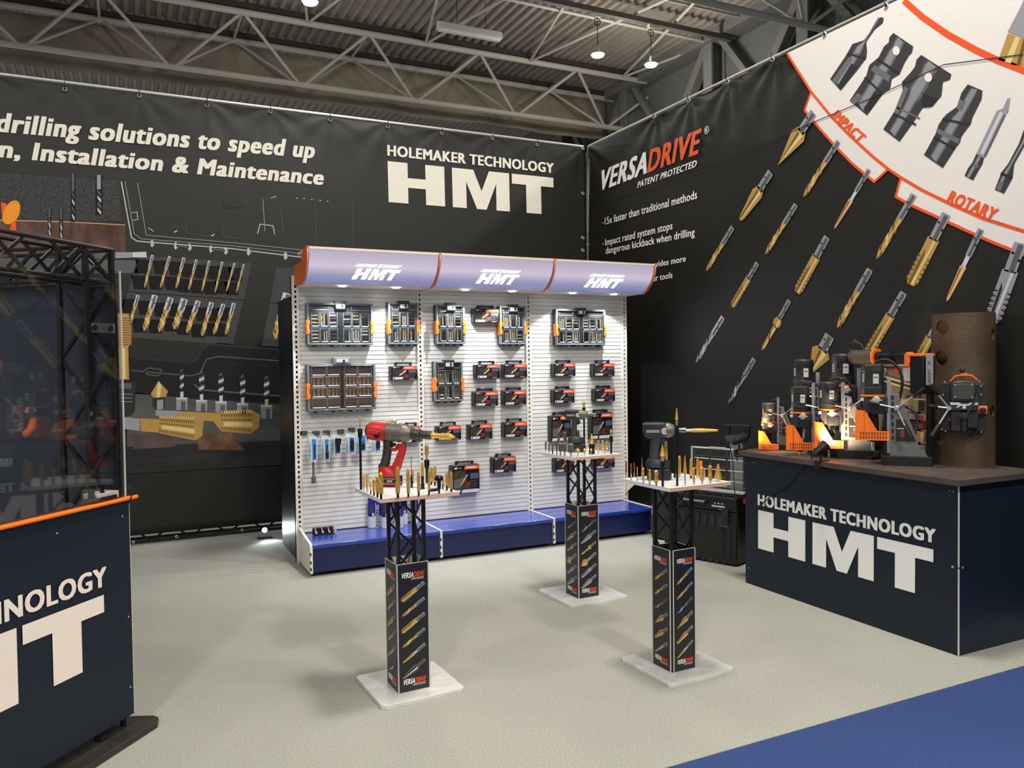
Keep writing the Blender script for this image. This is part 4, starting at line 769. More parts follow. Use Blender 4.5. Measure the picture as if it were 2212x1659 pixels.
# ------------------------------------------------------------------ three display stands with tools
TZ = .95
TOPW = mat('table_top_white', (240, 241, 240), .3); TOPE = mat('table_edge_ply', (214, 172, 148), .5); PLATE = mat('plate_alu', (226, 226, 222), .36, .25, noise=(5, .12, (1, 3, 1)))
CLAD_IN = mat('cladding_inner', (208, 206, 198), .5)
BITSETS = ((('tap', 'gold'), ('drill', 'gold'), ('tap', 'gold'), ('drill', 'gold'), ('reamer', 'gold'), ('core', 'dark')), (('drill', 'dark'), ('core', 'silver'), ('csk', 'gold'), ('countersink', 'gold'), ('tap', 'silver'), ('core', 'silver')), (('drill', 'gold'), ('drill', 'gold'), ('drill', 'dark'), ('cone', 'gold'), ('core', 'gold'), ('reamer', 'gold')))
stands = []
for i, (cx, cy, rot, ps, wt, lb, ofs, cw) in enumerate(((1.19, 3.645, 2.5, .41, .385, 'display stand nearest the view, carrying the red wrench', (-.015, 0), .157), (2.69, 4.53, 2, .44, .385, 'display stand farthest back, in front of the right shelving bay', (-.04, -.03), .158), (2.475, 3.245, 2.5, .41, .385, 'display stand with two seams on its post cover, nearest the navy counter', (-.035, 0), .15))):
    t = thing('display_stand', lb, 'display stand', (cx, cy, 0), RAD(rot), 'display stands on the carpet'); stands.append(t)
    h = ps/2; c = .02; o = [(-h+c, -h), (h-c, -h), (h, -h+c), (h, h-c), (h-c, h), (-h+c, h), (-h, h-c), (-h, -h+c)]
    MB().prism(o, .0, .02, PLATE, 'z').build('base_plate', t, bevel=.002, smooth=False)
    q = wt/2; m = MB(); m.box((-q, -q, TZ-.018), (q, q, TZ-.0005), TOPE); m.box((-q, -q, TZ-.0005), (q, q, TZ), TOPW); m.box((-q-.0005, -q, TZ-.018), (-q, q, TZ), TOPW); m.build('tabletop', t, smooth=False)
    hw = cw/2; th = .003; ox, oy = -.015 if i == 0 else -.02, -.03 if i else -.03
    if i == 2: ox, oy = -.032, -.02
    gap = .012 if i == 2 else 0
    for nm, a, b, U, N in (('front', (-hw+gap, -hw), (hw, -hw), (1, 0, 0), (0, -1, 0)), ('left', (-hw, hw), (-hw, -hw+gap), (0, -1, 0), (-1, 0, 0)), ('right', (hw, -hw), (hw, hw), (0, 1, 0), (1, 0, 0)), ('rear', (hw, hw), (-hw, hw), (-1, 0, 0), (0, 1, 0))):
        A, B, U, N = Vector((a[0]+ox, a[1]+oy, .021)), Vector((b[0]+ox, b[1]+oy, .021)), Vector(U), Vector(N); L = (B-A).length; H = .6
        m = MB(); k = [A, B, B+Vector((0, 0, H)), A+Vector((0, 0, H))]; kk = [p-N*th for p in k]
        m.add(k+kk, [(4, 5, 6, 7), (0, 1, 5, 4), (1, 2, 6, 5), (2, 3, 7, 6), (3, 0, 4, 7)], CLAD_IN if i < 2 else mat('cladding_dark_inner', (24, 26, 28), .5)); m.add(k, [(0, 1, 2, 3)], mat('cladding_print', (27, 28, 32), .36))
        for e0, e1 in ((k[0], k[3]), (k[1], k[2])): m.bar(e0-N*.001, e1-N*.001, .003, .005, WHITE_ST, up=N)
        m.bar(k[3]-N*.0015, k[2]-N*.0015, .0035, .003, WHITE_ST, up=N); pn = m.build('printed_cover', t, smooth=False)
        P = Plane(A, U, (0, 0, 1), N, .0006); g = L
        for v in (.535, .035): P.versadrive(g*.13, v, g*.76); P.build('wordmark_lettering', pn)
        for n_, (kd, bd) in enumerate(BITSETS[i]):
            v = .482-.073*n_; P.bit((g*.86, v+.02), (g*.13, v-.052), g*.062*(1.25 if kd in ('tap', 'core', 'cone', 'countersink') else 1), kd, bd, GREY3 if bd != 'dark' else GREY2, 2); P.build('printed_bit', pn)
    # lattice column: four posts and the crossed flat braces of each side
    r = .064; zb, zt = .021, TZ-.0185
    for sx in (-1, 1):
        for sy in (-1, 1): MB().box((ox+sx*r-.008, oy+sy*r-.008, zb), (ox+sx*r+.008, oy+sy*r+.008, zt), TRUSS).build('post', t, smooth=False)
    for sd in range(4):
        m = MB(); dr = Vector(((1, 0, 0), (0, 1, 0), (1, 0, 0), (0, 1, 0))[sd]); nr = Vector(((0, -1, 0), (1, 0, 0), (0, 1, 0), (-1, 0, 0))[sd]); z = zt
        fl = 1 if sd in (0, 1) else -1; c0 = Vector((ox, oy, 0))+nr*r
        while z > .5:                                        # a zigzag per side, mirrored on the far side
            z2 = z-.135; m.bar(c0-dr*(r*fl)+Vector((0, 0, z)), c0+dr*(r*fl)+Vector((0, 0, z2)), .010, .007, TRUSS, up=nr); fl = -fl; z = z2
        m.build('lattice', t, smooth=False)

# ---- cutting bits standing in the tables
def bit_body(kind, h, r, hs, gm, z0):
    m = MB(); n = 32; L = h-hs
    if kind in ('tap', 'reamer', 'drill', 'core', 'burr', 'step', 'cone'):
        rows = 30 if kind in ('drill', 'step') else 16; prof = [(hs+L*k/rows, r) for k in range(rows+1)]
        def fn(i, g, rr):
            f = i/rows
            if kind == 'tap': e = 1 if f < .82 else 1-.42*((f-.82)/.18)**1.4; return r*e*(1 if f < .32 else (.55+.45*abs(math.cos(2*g+.25)) ** .65)*(.95 if i % 2 else 1))
            if kind == 'reamer': return r*(1-.68*f)*(.78+.22*abs(math.cos(3*g+f*1.2)))
            if kind == 'drill': e = 1 if f < .9 else max(.05, (1-f)/.1); return r*e*(.42+.58*abs(math.cos(g+f*L/r*.7)) ** .5) if f > .15 else r*.92
            if kind == 'core': e = 1 if f < .85 else 1-.6*(f-.85)/.15; return r*e*(.6+.4*abs(math.cos(2*g)) ** .5)*(1-.15*f)
            if kind == 'burr': e = math.sin(min(1, f/.12)*math.pi/2) if f < .12 else (math.sqrt(max(.04, 1-((f-.8)/.2)**2)) if f > .8 else 1); return r*e*(.93+.07*math.cos(12*g+f*5))
            if kind == 'step': s = math.floor(f*7)/7; e = 1-.82*s; return r*e*(.86+.14*abs(math.cos(g+f*2)))
            if kind == 'cone': return r*(1-.86*f)*(.82+.18*abs(math.cos(g+f*2)) ** .5)
        m.lathe(prof, gm, n=n, fn=fn)
    elif kind == 'csk':
        m.lathe([(hs, r*.35), (hs+L*.25, r*.98), (hs+L*.4, r), (h-L*.02, r*.12), (h, .0005)], gm, n=n, fn=lambda i, g, rr: rr*(.84+.16*abs(math.cos(1.5*g))))
    return m
def stand_bit(name, label, xy, h, r, kind='tap', mat_=GOLD, hs=.3, rs=.6, sm=OXIDE, group=None, cat='drill bit', z0=TZ):
    """a cutter of height h whose lower share hs is the shank"""
    o = bit_body(kind, h, r, h*hs, mat_, 0).build(name, ang=28); o.location = (xy[0], xy[1], z0); tag(o, label, cat, group)
    m = MB(); m.lathe([(0, r*rs), (h*hs, r*rs)], sm, n=6)
    if kind in ('burr', 'csk'): m = MB(); m.rod((0, 0, 0), (0, 0, h*hs), r*rs, sm, 10)
    m.build('shank', o); return o
def rod_holder(name, label, xy, h, r, zc0, zc1, zt, kind, rt, mat_=GOLD, stem=STEEL):
    """a tall black rod, its chuck from zc0 to zc1 and the cutter up to zt (heights over the table)"""
    t = thing(name, label, 'tool', (xy[0], xy[1], TZ)); MB().lathe([(0, r), (zc0, r), (zc0+.006, r*1.3)], OXIDE, n=14).build('rod', t)
    MB().lathe([(zc0, r*1.3), (zc0+(zc1-zc0)*.15, r*1.7), (zc0+(zc1-zc0)*.5, r*2.0), (zc1-.004, r*1.9), (zc1, r*1.6)], OXIDE, n=14, fn=lambda i, g, q: q*(.97+.03*math.cos(6*g))).build('chuck', t)
    if kind:
        L = zt-zc1; b = bit_body(kind, L, rt, L*.3, mat_, 0).build('cutter', t, ang=28); b.location = (0, 0, zc1); MB().rod((0, 0, 0), (0, 0, L*.32), rt*.55, stem, 8).build('shank', b)
    return t
def place(scale, ox, oy, xb, yb, yt, wd):
    """footing, height and radius on the table from crop coordinates"""
    p = onz(ox+xb/scale, oy+yb/scale, TZ); h = z_at((p.x, p.y), oy+yt/scale)-TZ; return (p.x, p.y), h, wd/scale*depth(p)/FPX/2
ORD = ('first', 'second', 'third', 'fourth', 'fifth', 'sixth', 'seventh', 'eighth', 'ninth', 'tenth')
# near stand (red wrench)
A1 = (7.373, 740, 880)
for xb, yb, yt, wd, kd, hs, rs, sm, lb, g in ((345, 1332, 1045, 30, 'drill', .2, .9, STEEL, 'slim gold drill next to the tall black rod, red wrench table', 0), (397, 1357, 1035, 36, 'drill', .25, .9, STEEL, 'slim gold drill, second from the tall black rod, red wrench table', 0), (450, 1382, 1178, 28, 'drill', .25, .9, OXIDE, 'shortest gold drill on the red wrench table', 0),
        (503, 1407, 1120, 50, 'drill', .22, .6, OXIDE, 'thick twisted gold drill, rear one of three at the left table edge', 0), (558, 1432, 1075, 60, 'drill', .2, .6, OXIDE, 'thick twisted gold drill, middle one of three at the left table edge', 0), (615, 1460, 1025, 82, 'drill', .2, .5, OXIDE, 'thickest twisted gold drill at the front left table corner', 0),
        (882, 1443, 942, 72, 'tap', .15, .6, OXIDE, 'biggest gold tap standing before the red wrench battery', 0), (1048, 1425, 985, 56, 'tap', .14, .62, OXIDE, 'gold tap in the front row, second from the biggest tap', 0), (1213, 1410, 1030, 52, 'tap', .18, .65, OXIDE, 'gold tap in the front row, third from the biggest tap', 0), (1377, 1392, 1012, 33, 'tap', .18, 1, OXIDE, 'thin tall gold tap in the front row, red wrench table', 0),
        (1122, 1215, 990, 28, 'tap', .2, .7, OXIDE, 'gold tap half hidden behind the needle drill, red wrench table', 0), (1413, 1232, 950, 54, 'tap', .18, .6, OXIDE, 'gold tap behind the T handle, left of two', 0), (1472, 1252, 932, 54, 'tap', .22, .6, OXIDE, 'gold tap behind the T handle, right of two', 0), (1598, 1298, 1130, 30, 'tap', .38, .9, OXIDE, 'small gold tap just right of the T handle', 0),
        (1662, 1320, 1035, 50, 'tap', .26, .7, OXIDE, 'gold tap near the right table corner, inner of two', 0), (1733, 1345, 1020, 56, 'tap', .16, .7, OXIDE, 'gold tap at the right table corner, outer of two', 0)):
    xy, h, r = place(*A1, xb, yb, yt, wd); stand_bit('gold_tap' if kd == 'tap' else 'gold_drill', lb, xy, h, r, kd, GOLD, hs, rs, sm, 'cutters on the red wrench table')
xy, h, r = place(*A1, 1100, 1280, 1085, 36); _, hn, rn = place(*A1, 1068, 1300, 800, 16)
t = thing('needle_drill', 'thin tall gold drill in a black sleeve beside the red wrench battery', 'drill bit', (xy[0], xy[1], TZ)); MB().lathe([(0, r), (h*.8, r), (h, r*.7)], OXIDE, n=12).build('sleeve', t); MB().lathe([(h*.9, rn), (hn, rn*.8)], BRONZE, n=8).build('cutter', t)
xy, h, r = place(*A1, 1275, 1300, 1090, 56); _, hn, rn = place(*A1, 1250, 1300, 885, 46)
t = thing('tap_holder', 'black stepped tap holder with a gold tap behind the front row', 'tool', (xy[0], xy[1], TZ)); MB().lathe([(0, r*1.2), (h*.12, r*1.2), (h*.13, r), (h*.24, r), (h*.25, r*1.2), (h*.4, r*1.2), (h*.42, r*.8), (h, r*.85)], OXIDE, n=14).build('holder_body', t); c = bit_body('tap', hn-h, rn, 0, GOLD, 0).build('cutter', t); c.location = (0, 0, h)
for xb, yb, yt, zc0, zc1, wr, wt_, kd, lb in ((295, 1310, 152, 490, 335, 40, 30, 'drill', 'tallest black rod with a gold drill at the left corner, red wrench table'), (1347, 1205, 592, 980, 830, 44, 62, 'tap', 'black rod with a double gold tap below the red wrench nose')):
    xy, h, r = place(*A1, xb, yb, yt, wr); f = lambda y: z_at(xy, A1[2]+y/A1[0])-TZ
    rod_holder('extension_rod', lb, xy, h, r, f(zc0), f(zc1), h, kd, wt_/A1[0]*depth((xy[0], xy[1], 1.2))/FPX/2)
xy, h, r = place(*A1, 1538, 1372, 1085, 62)
t = thing('tap_wrench', 'black T shaped tap handle near the front table edge', 'tool', (xy[0], xy[1], TZ)); MB().lathe([(0, r*.5), (h*.25, r*.5), (h*.26, r), (h*.72, r)], OXIDE, n=14).build('stem', t)
MB().lathe([(h*.72, r*1.6), (h*.75, r*2.3), (h*.9, r*2.3), (h*.93, r*2), (h, r*1.2)], OXIDE, n=20, fn=lambda i, g, q: q*(1+.05*math.cos(7*g))).build('head', t)
p = onz(740+1450/7.373, 880+1335/7.373, TZ); t = thing('cap_nut', 'two low black caps lying beside the T handle', 'tool', (p.x, p.y, TZ)); MB().lathe([(0, .011), (.01, .011), (.012, .008)], OXIDE, (-.008, 0, 0), n=14).lathe([(0, .011), (.01, .011), (.012, .008)], OXIDE, (.014, .002, 0), n=14).build('caps', t)

# ---- impact wrenches: drawn as a side view (u along the tool, v up), swept across with rounded sections
def side_loft(m, secs, mt, n=16, p=2.6):
    """secs: (u, v, half length along u, half width across, [tilt]) stacked rings, squircle shaped"""
    rings = []
    for u, v, a, b in secs:
        ring = []
        for k in range(n):
            g = 2*math.pi*k/n; c, s = math.cos(g), math.sin(g); ring.append((u+a*math.copysign(abs(c)**(2/p), c), b*math.copysign(abs(s)**(2/p), s), v))
        rings.append(ring)
    return m.loft(rings, mt)
def tool_at(name, label, cat, xyz, yaw): return thing(name, label, cat, xyz, yaw)
p = onz(740+790/7.373, 880+1250/7.373, TZ); k = depth((p.x, p.y, 1.2))/FPX/7.373*1.03
KU = k*1.09; WY = RAD(-41)
U = lambda x: (x-790)*KU; V = lambda y: (1300-y)*k
t = tool_at('impact_wrench', 'red and grey cordless impact wrench standing on the nearest table', 'power tool', (p.x, p.y, TZ), WY)
GEARC = mat('gear_case_grey', (112, 108, 98), .4, .35); RUB = mat('grip_rubber', (48, 46, 44), .6); REDL = mat('red_trim', (206, 62, 52), .35)
ax0, ax1 = (U(450), V(445)), (U(1395), V(508)); axd = Vector((ax1[0]-ax0[0], 0, ax1[1]-ax0[1])); axl = axd.length; axd.normalize(); P0 = Vector((ax0[0], 0, ax0[1])); s = lambda x: (x-450)*KU
def bod(nm, prof, mt, par=t, **kw): m = MB(); m.lathe([(s(x), r*k) for x, r in prof], mt, P0, axd, 24); return m.build(nm, par, **kw)
mh = bod('motor_housing', ((440, 100), (455, 128), (500, 146), (600, 150), (700, 146), (735, 140)), RED); bod('end_cap', ((415, 70), (425, 100), (442, 112), (452, 118)), BLACK, mh)
m = MB()
for sy in (-1, 1): m.bar((U(520), sy*.118*.66, V(430)), (U(705), sy*.118*.68, V(455)), .012, .016, REDL, up=(0, 0, 1)); m.bar((U(520), sy*.12*.62, V(478)), (U(640), sy*.12*.66, V(545)), .01, .010, REDL, up=(0, 0, 1)); m.bar((U(640), sy*.112*.7, V(480)), (U(700), sy*.112*.7, V(500)), .008, .03, BLACK, up=(0, 0, 1))
m.build('housing_rib', mh)
gh = bod('gear_housing', ((735, 132), (745, 150), (810, 152), (822, 140), (900, 142), (905, 150), (925, 150), (930, 140), (975, 138), (985, 146), (1040, 128), (1090, 92), (1100, 84)), GEARC); bod('nose_collar', ((1100, 84), (1115, 90), (1135, 88), (1140, 76), (1180, 78), (1195, 66), (1200, 80), (1225, 76), (1235, 58), (1250, 66)), mat('collar_grey', (74, 72, 66), .4, .4), gh)
m = MB(); m.tube([(U(700), -.01, V(330)), (U(745), 0, V(300)), (U(820), .0, V(285)), (U(855), .0, V(300)), (U(840), .0, V(335)), (U(760), -.01, V(345))], .010, mat('hang_ring_cream', (196, 188, 164), .5), 8); m.build('hang_ring', gh)
bod('socket_adaptor', ((1240, 55), (1250, 66), (1300, 66), (1380, 62), (1398, 55)), mat('adaptor_grey', (66, 66, 62), .4, .5))
m = MB(); side_loft(m, [(U(740), V(590), 70*k, .028), (U(735), V(700), 66*k, .026), (U(715), V(830), 62*k, .025), (U(690), V(940), 68*k, .027), (U(665), V(990), 80*k, .03)], RUB); m.build('grip', t)
m = MB(); side_loft(m, [(U(810), V(690), 28*k, .012), (U(825), V(670), 36*k, .013), (U(830), V(645), 34*k, .012), (U(820), V(630), 20*k, .01)], BLACK); m.build('trigger', t)
m = MB(); pts = [(770, 630), (790, 720), (830, 740), (880, 650), (960, 640), (1000, 650), (1000, 740), (960, 880), (920, 1030), (800, 1140), (590, 1110), (590, 1010), (680, 1010), (800, 990), (905, 740), (880, 700), (850, 755), (800, 750), (760, 720), (750, 640)]
m.prism([(U(x), V(y)) for x, y in ((905, 650), (985, 625), (1003, 655), (1003, 740), (962, 880), (915, 1040), (845, 1130), (800, 1000), (905, 760))], -.016, .016, RED); m.build('handle_guard', t, bevel=.004)
m = MB(); m.tube([(U(768), 0, V(625)), (U(772), 0, V(700)), (U(800), 0, V(735)), (U(850), 0, V(738)), (U(885), 0, V(690)), (U(912), 0, V(655))], .009, RED, 8); m.build('trigger_guard', t)
m = MB(); side_loft(m, [(U(690), V(995), 100*k, .034), (U(715), V(1040), 125*k, .04), (U(730), V(1100), 140*k, .042), (U(735), V(1145), 150*k, .043)], RED); m.build('foot_housing', t)
m = MB(); m.box((U(590), -.045, V(1300)), (U(905), .045, V(1145)), BLACK); b = m.build('battery', t, bevel=.008)
m = MB()
for sy in (-1, 1): m.box((U(600), sy*.0455-.001, V(1262)), (U(890), sy*.0455+.001, V(1235)), REDL); m.box((U(600), sy*.0455-.001, V(1176)), (U(890), sy*.0455+.001, V(1166)), GREY3); m.box((U(770), sy*.0455-.001, V(1222)), (U(850), sy*.0455+.001, V(1190)), GREY3)
m.box((U(904), -.03, V(1262)), (U(908), .03, V(1235)), REDL); m.box((U(904), -.025, V(1215)), (U(908), .01, V(1190)), mat('label_red', (190, 40, 40), .4)); m.build('battery_stripe', b)
m = MB(); e = P0+axd*s(1390); tp = thing('gold_tap', 'thick gold tap held level in the red wrench nose', 'drill bit', t.matrix_basis @ e)
ax = Matrix.Rotation(WY, 3, 'Z') @ axd; L = 365*KU; m = MB(); m.lathe([(-.02, 40*k), (L*.44, 40*k), (L*.46, 52*k), (L*.5, 52*k)]+[(L*(.5+.5*j/10), (52 if j < 7 else 52-14*(j-6)**1.1*.8)*k) for j in range(1, 11)], GOLD, (0, 0, 0), ax, 24, fn=lambda i, g, r: r*(1 if i < 4 else .82+.18*abs(math.cos(2*g))**.5)); m.build('cutter', tp)

def green_wrench(label, p, yaw, k, X0, Y0, axis, parts):
    """axis y of the body in crop units; parts: body length marks"""
    U = lambda x: (x-X0)*k; V = lambda y: (Y0-y)*k; t = thing('impact_wrench', label, 'power tool', p, yaw); (b0, b1, n1, n2), ay, rr, (gx0, gx1, gy1), (f0, f1, fy0, fy1) = parts
    bl = b1-b0; m = MB(); m.prism([(U(a), V(b)) for a, b in ((b0, ay-rr*.8), (b0+.04*bl, ay-rr), (b1, ay-rr*1.02), (b1+.06*bl, ay+rr*.2), (b1, ay+rr*.95), (b0+.3*bl, ay+rr*1.15), (b0+.06*bl, ay+rr*.8), (b0, ay+rr*.3))], -rr*.8*k, rr*.8*k, DGREY); mh = m.build('motor_housing', t, bevel=rr*.22*k)
    m = MB()
    for q in (.12, .2, .28): m.box((U(b0+q*bl), -rr*.805*k, V(ay-rr*.35)), (U(b0+(q+.04)*bl), rr*.805*k, V(ay-rr*.62)), BLACK)
    m.box((U(b0+.5*bl), -rr*.81*k, V(ay-rr*.55)), (U(b1), rr*.81*k, V(ay-rr*.7)), GREY_P); m.build('vent_slot', mh)
    m = MB(); w = rr*.8*k
    m.box((U(b0+.12*(b1-b0)), -w*.6, V(ay-rr*.6)), (U(b1-.1*(b1-b0)), w*.6, V(ay-rr*1.06)), TEAL)
    for sy in (-1, 1): m.box((U(b0+.14*(b1-b0)), sy*w-.003, V(ay+rr*.28)), (U(b0+.72*(b1-b0)), sy*w+.003, V(ay-rr*.08)), mat('wrench_nameplate', (150, 144, 146), .4))
    m.build('side_plate', mh)
    m = MB(); m.lathe([(U(b1), rr*.98*k), (U(b1+(n1-b1)*.35), rr*1.04*k), (U(n1), rr*.72*k), (U(n1)+.004, rr*.5*k)], GEARC, (0, 0, V(ay)), (1, 0, 0), 20); m.build('gear_housing', t)
    m = MB()
    for sy in (-1, 1): m.lathe([(0, rr*.48*k), (.005, rr*.42*k)], mat('pale_boss', (186, 178, 172), .45), (U(b1-.06*(b1-b0)), sy*rr*.8*k, V(ay+rr*.1)), (0, sy, 0), 14)
    m.build('round_badge', mh)
    m = MB(); m.lathe([(U(n1), rr*.34*k), (U(n1+(n2-n1)*.4), rr*.36*k), (U(n1+(n2-n1)*.42), rr*.30*k), (U(n2), rr*.38*k)], mat('anvil_steel', (120, 116, 108), .3, .9), (0, 0, V(ay)), (1, 0, 0), 14); m.build('anvil', t)
    m = MB(); gm = (gx0+gx1)/2; hw_ = (gx1-gx0)/2
    side_loft(m, [(U(gm+hw_*.5), V(ay+rr*.75), hw_*1.35*k, .026), (U(gm+hw_*.25), V(ay+rr*1.6), hw_*1.05*k, .025), (U(gm), V((ay+rr+gy1)/2), hw_*.95*k, .024), (U(gm-hw_*.1), V(gy1), hw_*1.05*k, .026)], mat('grip_dark', (52, 52, 54), .6)); m.build('grip', t)
    m = MB(); side_loft(m, [(U(gm+hw_*1.5), V(ay+rr*2.1), hw_*.3*k, .01), (U(gm+hw_*1.7), V(ay+rr*1.75), hw_*.45*k, .011), (U(gm+hw_*1.6), V(ay+rr*1.2), hw_*.6*k, .012)], TEAL); m.build('trigger', t)
    fm = (f0+f1)/2; fh = (f1-f0)/2; m = MB(); side_loft(m, [(U(gm), V(fy0), hw_*1.2*k, .03), (U(fm), V(fy0+(fy1-fy0)*.12), fh*k, .04), (U(fm), V(fy0+(fy1-fy0)*.42), fh*k, .042)], DGREY); fo = m.build('foot_housing', t)
    m = MB()
    for sy in (-1, 1): m.box((U(fm-fh*.7), sy*.0425-.001, V(fy0+(fy1-fy0)*.38)), (U(fm+fh*.5), sy*.0425+.001, V(fy0+(fy1-fy0)*.2)), TEAL)
    m.build('teal_panel', fo); m = MB(); m.box((U(f0+8), -.037, 0), (U(f1), .037, V(fy0+(fy1-fy0)*.45)), BLACK); b = m.build('battery', t, bevel=.008); m = MB(); m.box((U(f1-12), -.02, V(fy1-10)), (U(f1)+.006, .02, V(fy0+(fy1-fy0)*.62)), DGREY); m.build('battery_catch', b, bevel=.003)
    return t, U, V
p3 = onz(1320+705/6.9125, 860+1215/6.9125, TZ); k3 = depth((p3.x, p3.y, 1.2))/FPX/6.9125
t, U, V = green_wrench('dark green impact wrench on the table beside the navy counter', p3, RAD(-34), k3, 705, 1240, 0, ((482, 820, 935, 1112), 500, 112, (585, 725, 930), (530, 880, 920, 1240)))
e = Matrix.Rotation(RAD(-34), 4, 'Z') @ Vector((U(1105), 0, V(505))); ax = Matrix.Rotation(RAD(-34), 3, 'Z') @ Vector((1, 0, 0))
tp = thing('gold_reamer', 'long gold reamer held level by the green wrench near the counter', 'drill bit', Vector(p3)+e); L = 470*k3; m = MB(); m.lathe([(-.01, 20*k3), (L*.2, 20*k3)], STEEL, (0, 0, 0), ax, 10); m.build('shank', tp); m = MB(); m.lathe([(L*(.2+.8*j/12), (31-(16*max(0, j-5)/7))*k3) for j in range(13)], GOLD, (0, 0, 0), ax, 20, fn=lambda i, g, r: r*(.82+.18*abs(math.cos(2*g+i*.15)))); m.build('cutter', tp)
p2 = onz(1140+905/8.508, 850+1070/8.508, TZ); k2 = depth((p2.x, p2.y, 1.2))/FPX/8.508
green_wrench('dark green impact wrench on the farthest table', p2, RAD(-28), k2, 905, 1090, 0, ((678, 940, 1100, 1260), 405, 88, (800, 910, 800), (740, 1050, 800, 1090)))
# far stand bits
A2 = (8.508, 1140, 850)
for xb, yb, yt, wd, kd, mt, hs, rs, sm, nm, lb in ((333, 1078, 870, 34, 'burr', BURR, .2, .8, STEEL, 'burr', 'slim grey burr at the far left corner of the farthest table'), (393, 1097, 925, 28, 'burr', BURR, .2, .8, STEEL, 'burr', 'slim grey burr, second at the left edge of the farthest table'), (458, 1112, 870, 38, 'drill', BURR, .4, .7, OXIDE, 'steel_drill', 'dark drill in a chuck, third at the left edge of the farthest table'), (535, 1127, 920, 22, 'drill', OXIDE, .3, .9, OXIDE, 'steel_drill', 'thin black drill, fourth at the left edge of the farthest table'),
        (605, 1140, 900, 80, 'burr', BURR, .28, .45, STEEL, 'burr', 'stout grey burr, first of the three thick ones, farthest table'), (680, 1152, 900, 78, 'burr', BURR, .28, .45, STEEL, 'burr', 'stout grey burr, second of the three thick ones, farthest table'), (795, 1168, 908, 122, 'burr', BURR, .27, .25, STEEL, 'burr', 'thickest grey burr at the front corner of the farthest table'),
        (572, 1040, 690, 40, 'burr', BURR, .3, .6, STEEL, 'burr', 'tall grey burr in the rear row, left one'), (690, 1040, 700, 66, 'burr', BURR, .45, .4, STEEL, 'burr', 'tall grey burr with an oval head in the rear row'), (925, 1050, 660, 66, 'burr', BURR, .55, .4, STEEL, 'burr', 'grey cone burr behind the green wrench grip'),
        (922, 1160, 995, 104, 'csk', GOLD, .55, .16, STEEL, 'countersink', 'widest gold countersink, first in the front row of the farthest table'), (1045, 1147, 1002, 58, 'csk', GOLD, .6, .3, STEEL, 'countersink', 'gold countersink, second in the front row of the farthest table'), (1167, 1137, 1002, 52, 'csk', GOLD, .6, .32, STEEL, 'countersink', 'gold countersink, third in the front row of the farthest table'), (1297, 1127, 985, 52, 'csk', GOLD, .55, .3, STEEL, 'countersink', 'gold countersink, fourth in the front row of the farthest table'), (1410, 1118, 1012, 34, 'csk', GOLD, .6, .5, STEEL, 'countersink', 'smallest gold countersink near the right edge of the farthest table'),
        (1385, 1085, 985, 66, 'csk', GOLD, .5, .25, STEEL, 'countersink', 'gold countersink behind the smallest one, left of two'), (1460, 1085, 985, 56, 'csk', GOLD, .5, .25, STEEL, 'countersink', 'gold countersink behind the smallest one, right of two'), (1300, 1055, 860, 42, 'tap', GOLD, .35, .8, STEEL, 'gold_tap', 'gold drill in the rear row of the farthest table, left of three'), (1380, 1055, 857, 42, 'drill', GOLD, .35, .8, STEEL, 'gold_drill', 'gold drill in the rear row of the farthest table, middle of three'), (1455, 1055, 870, 42, 'drill', GOLD, .35, .8, STEEL, 'gold_drill', 'gold drill in the rear row of the farthest table, right of three')):
    xy, h, r = place(*A2, xb, yb, yt, wd); stand_bit(nm, lb, xy, h, r, kd, mt, hs, rs, sm, 'cutters on the farthest table')
xy, h, r = place(*A2, 1178, 1112, 930, 112); t = thing('step_drill_holder', 'stubby black holder with a stepped gold cutter on the farthest table', 'tool', (xy[0], xy[1], TZ)); MB().lathe([(0, r*.95), (h*.4, r), (h*.45, r*.85), (h*.6, r*.85), (h*.62, r), (h, r)], OXIDE, n=18).build('holder_body', t)
_, hn, rn = place(*A2, 1190, 1112, 745, 100); c = bit_body('step', hn-h, rn, 0, GOLD, 0).build('cutter', t); c.location = (0, 0, h)
for A, xb, yb, yt, zc0, zc1, wr, wt_, kd, lb in ((A2, 1040, 1040, 120, 310, 255, 34, 70, 'csk', 'tall black rod with a gold countersink in front of the far green wrench'), (A2, 1535, 1108, 650, 910, 780, 36, 54, 'csk', 'black rod with a gold countersink at the right corner of the farthest table'), ((6.9125, 1320, 860), 988, 1312, 148, 550, 402, 34, 54, 'step', 'tall black rod with a long gold stepped cone, counter side table'), ((6.9125, 1320, 860), 772, 1322, 705, 1040, 935, 36, 92, 'cone', 'black rod with a wide gold cone at the front corner, counter side table')):
    xy, h, r = place(*A, xb, yb, yt, wr); f = lambda y: z_at(xy, A[2]+y/A[0])-TZ
    rod_holder('extension_rod', lb, xy, h, r, f(zc0), f(zc1), h, kd, wt_/A[0]*depth((xy[0], xy[1], 1.2))/FPX/2)
A3 = (6.9125, 1320, 860)
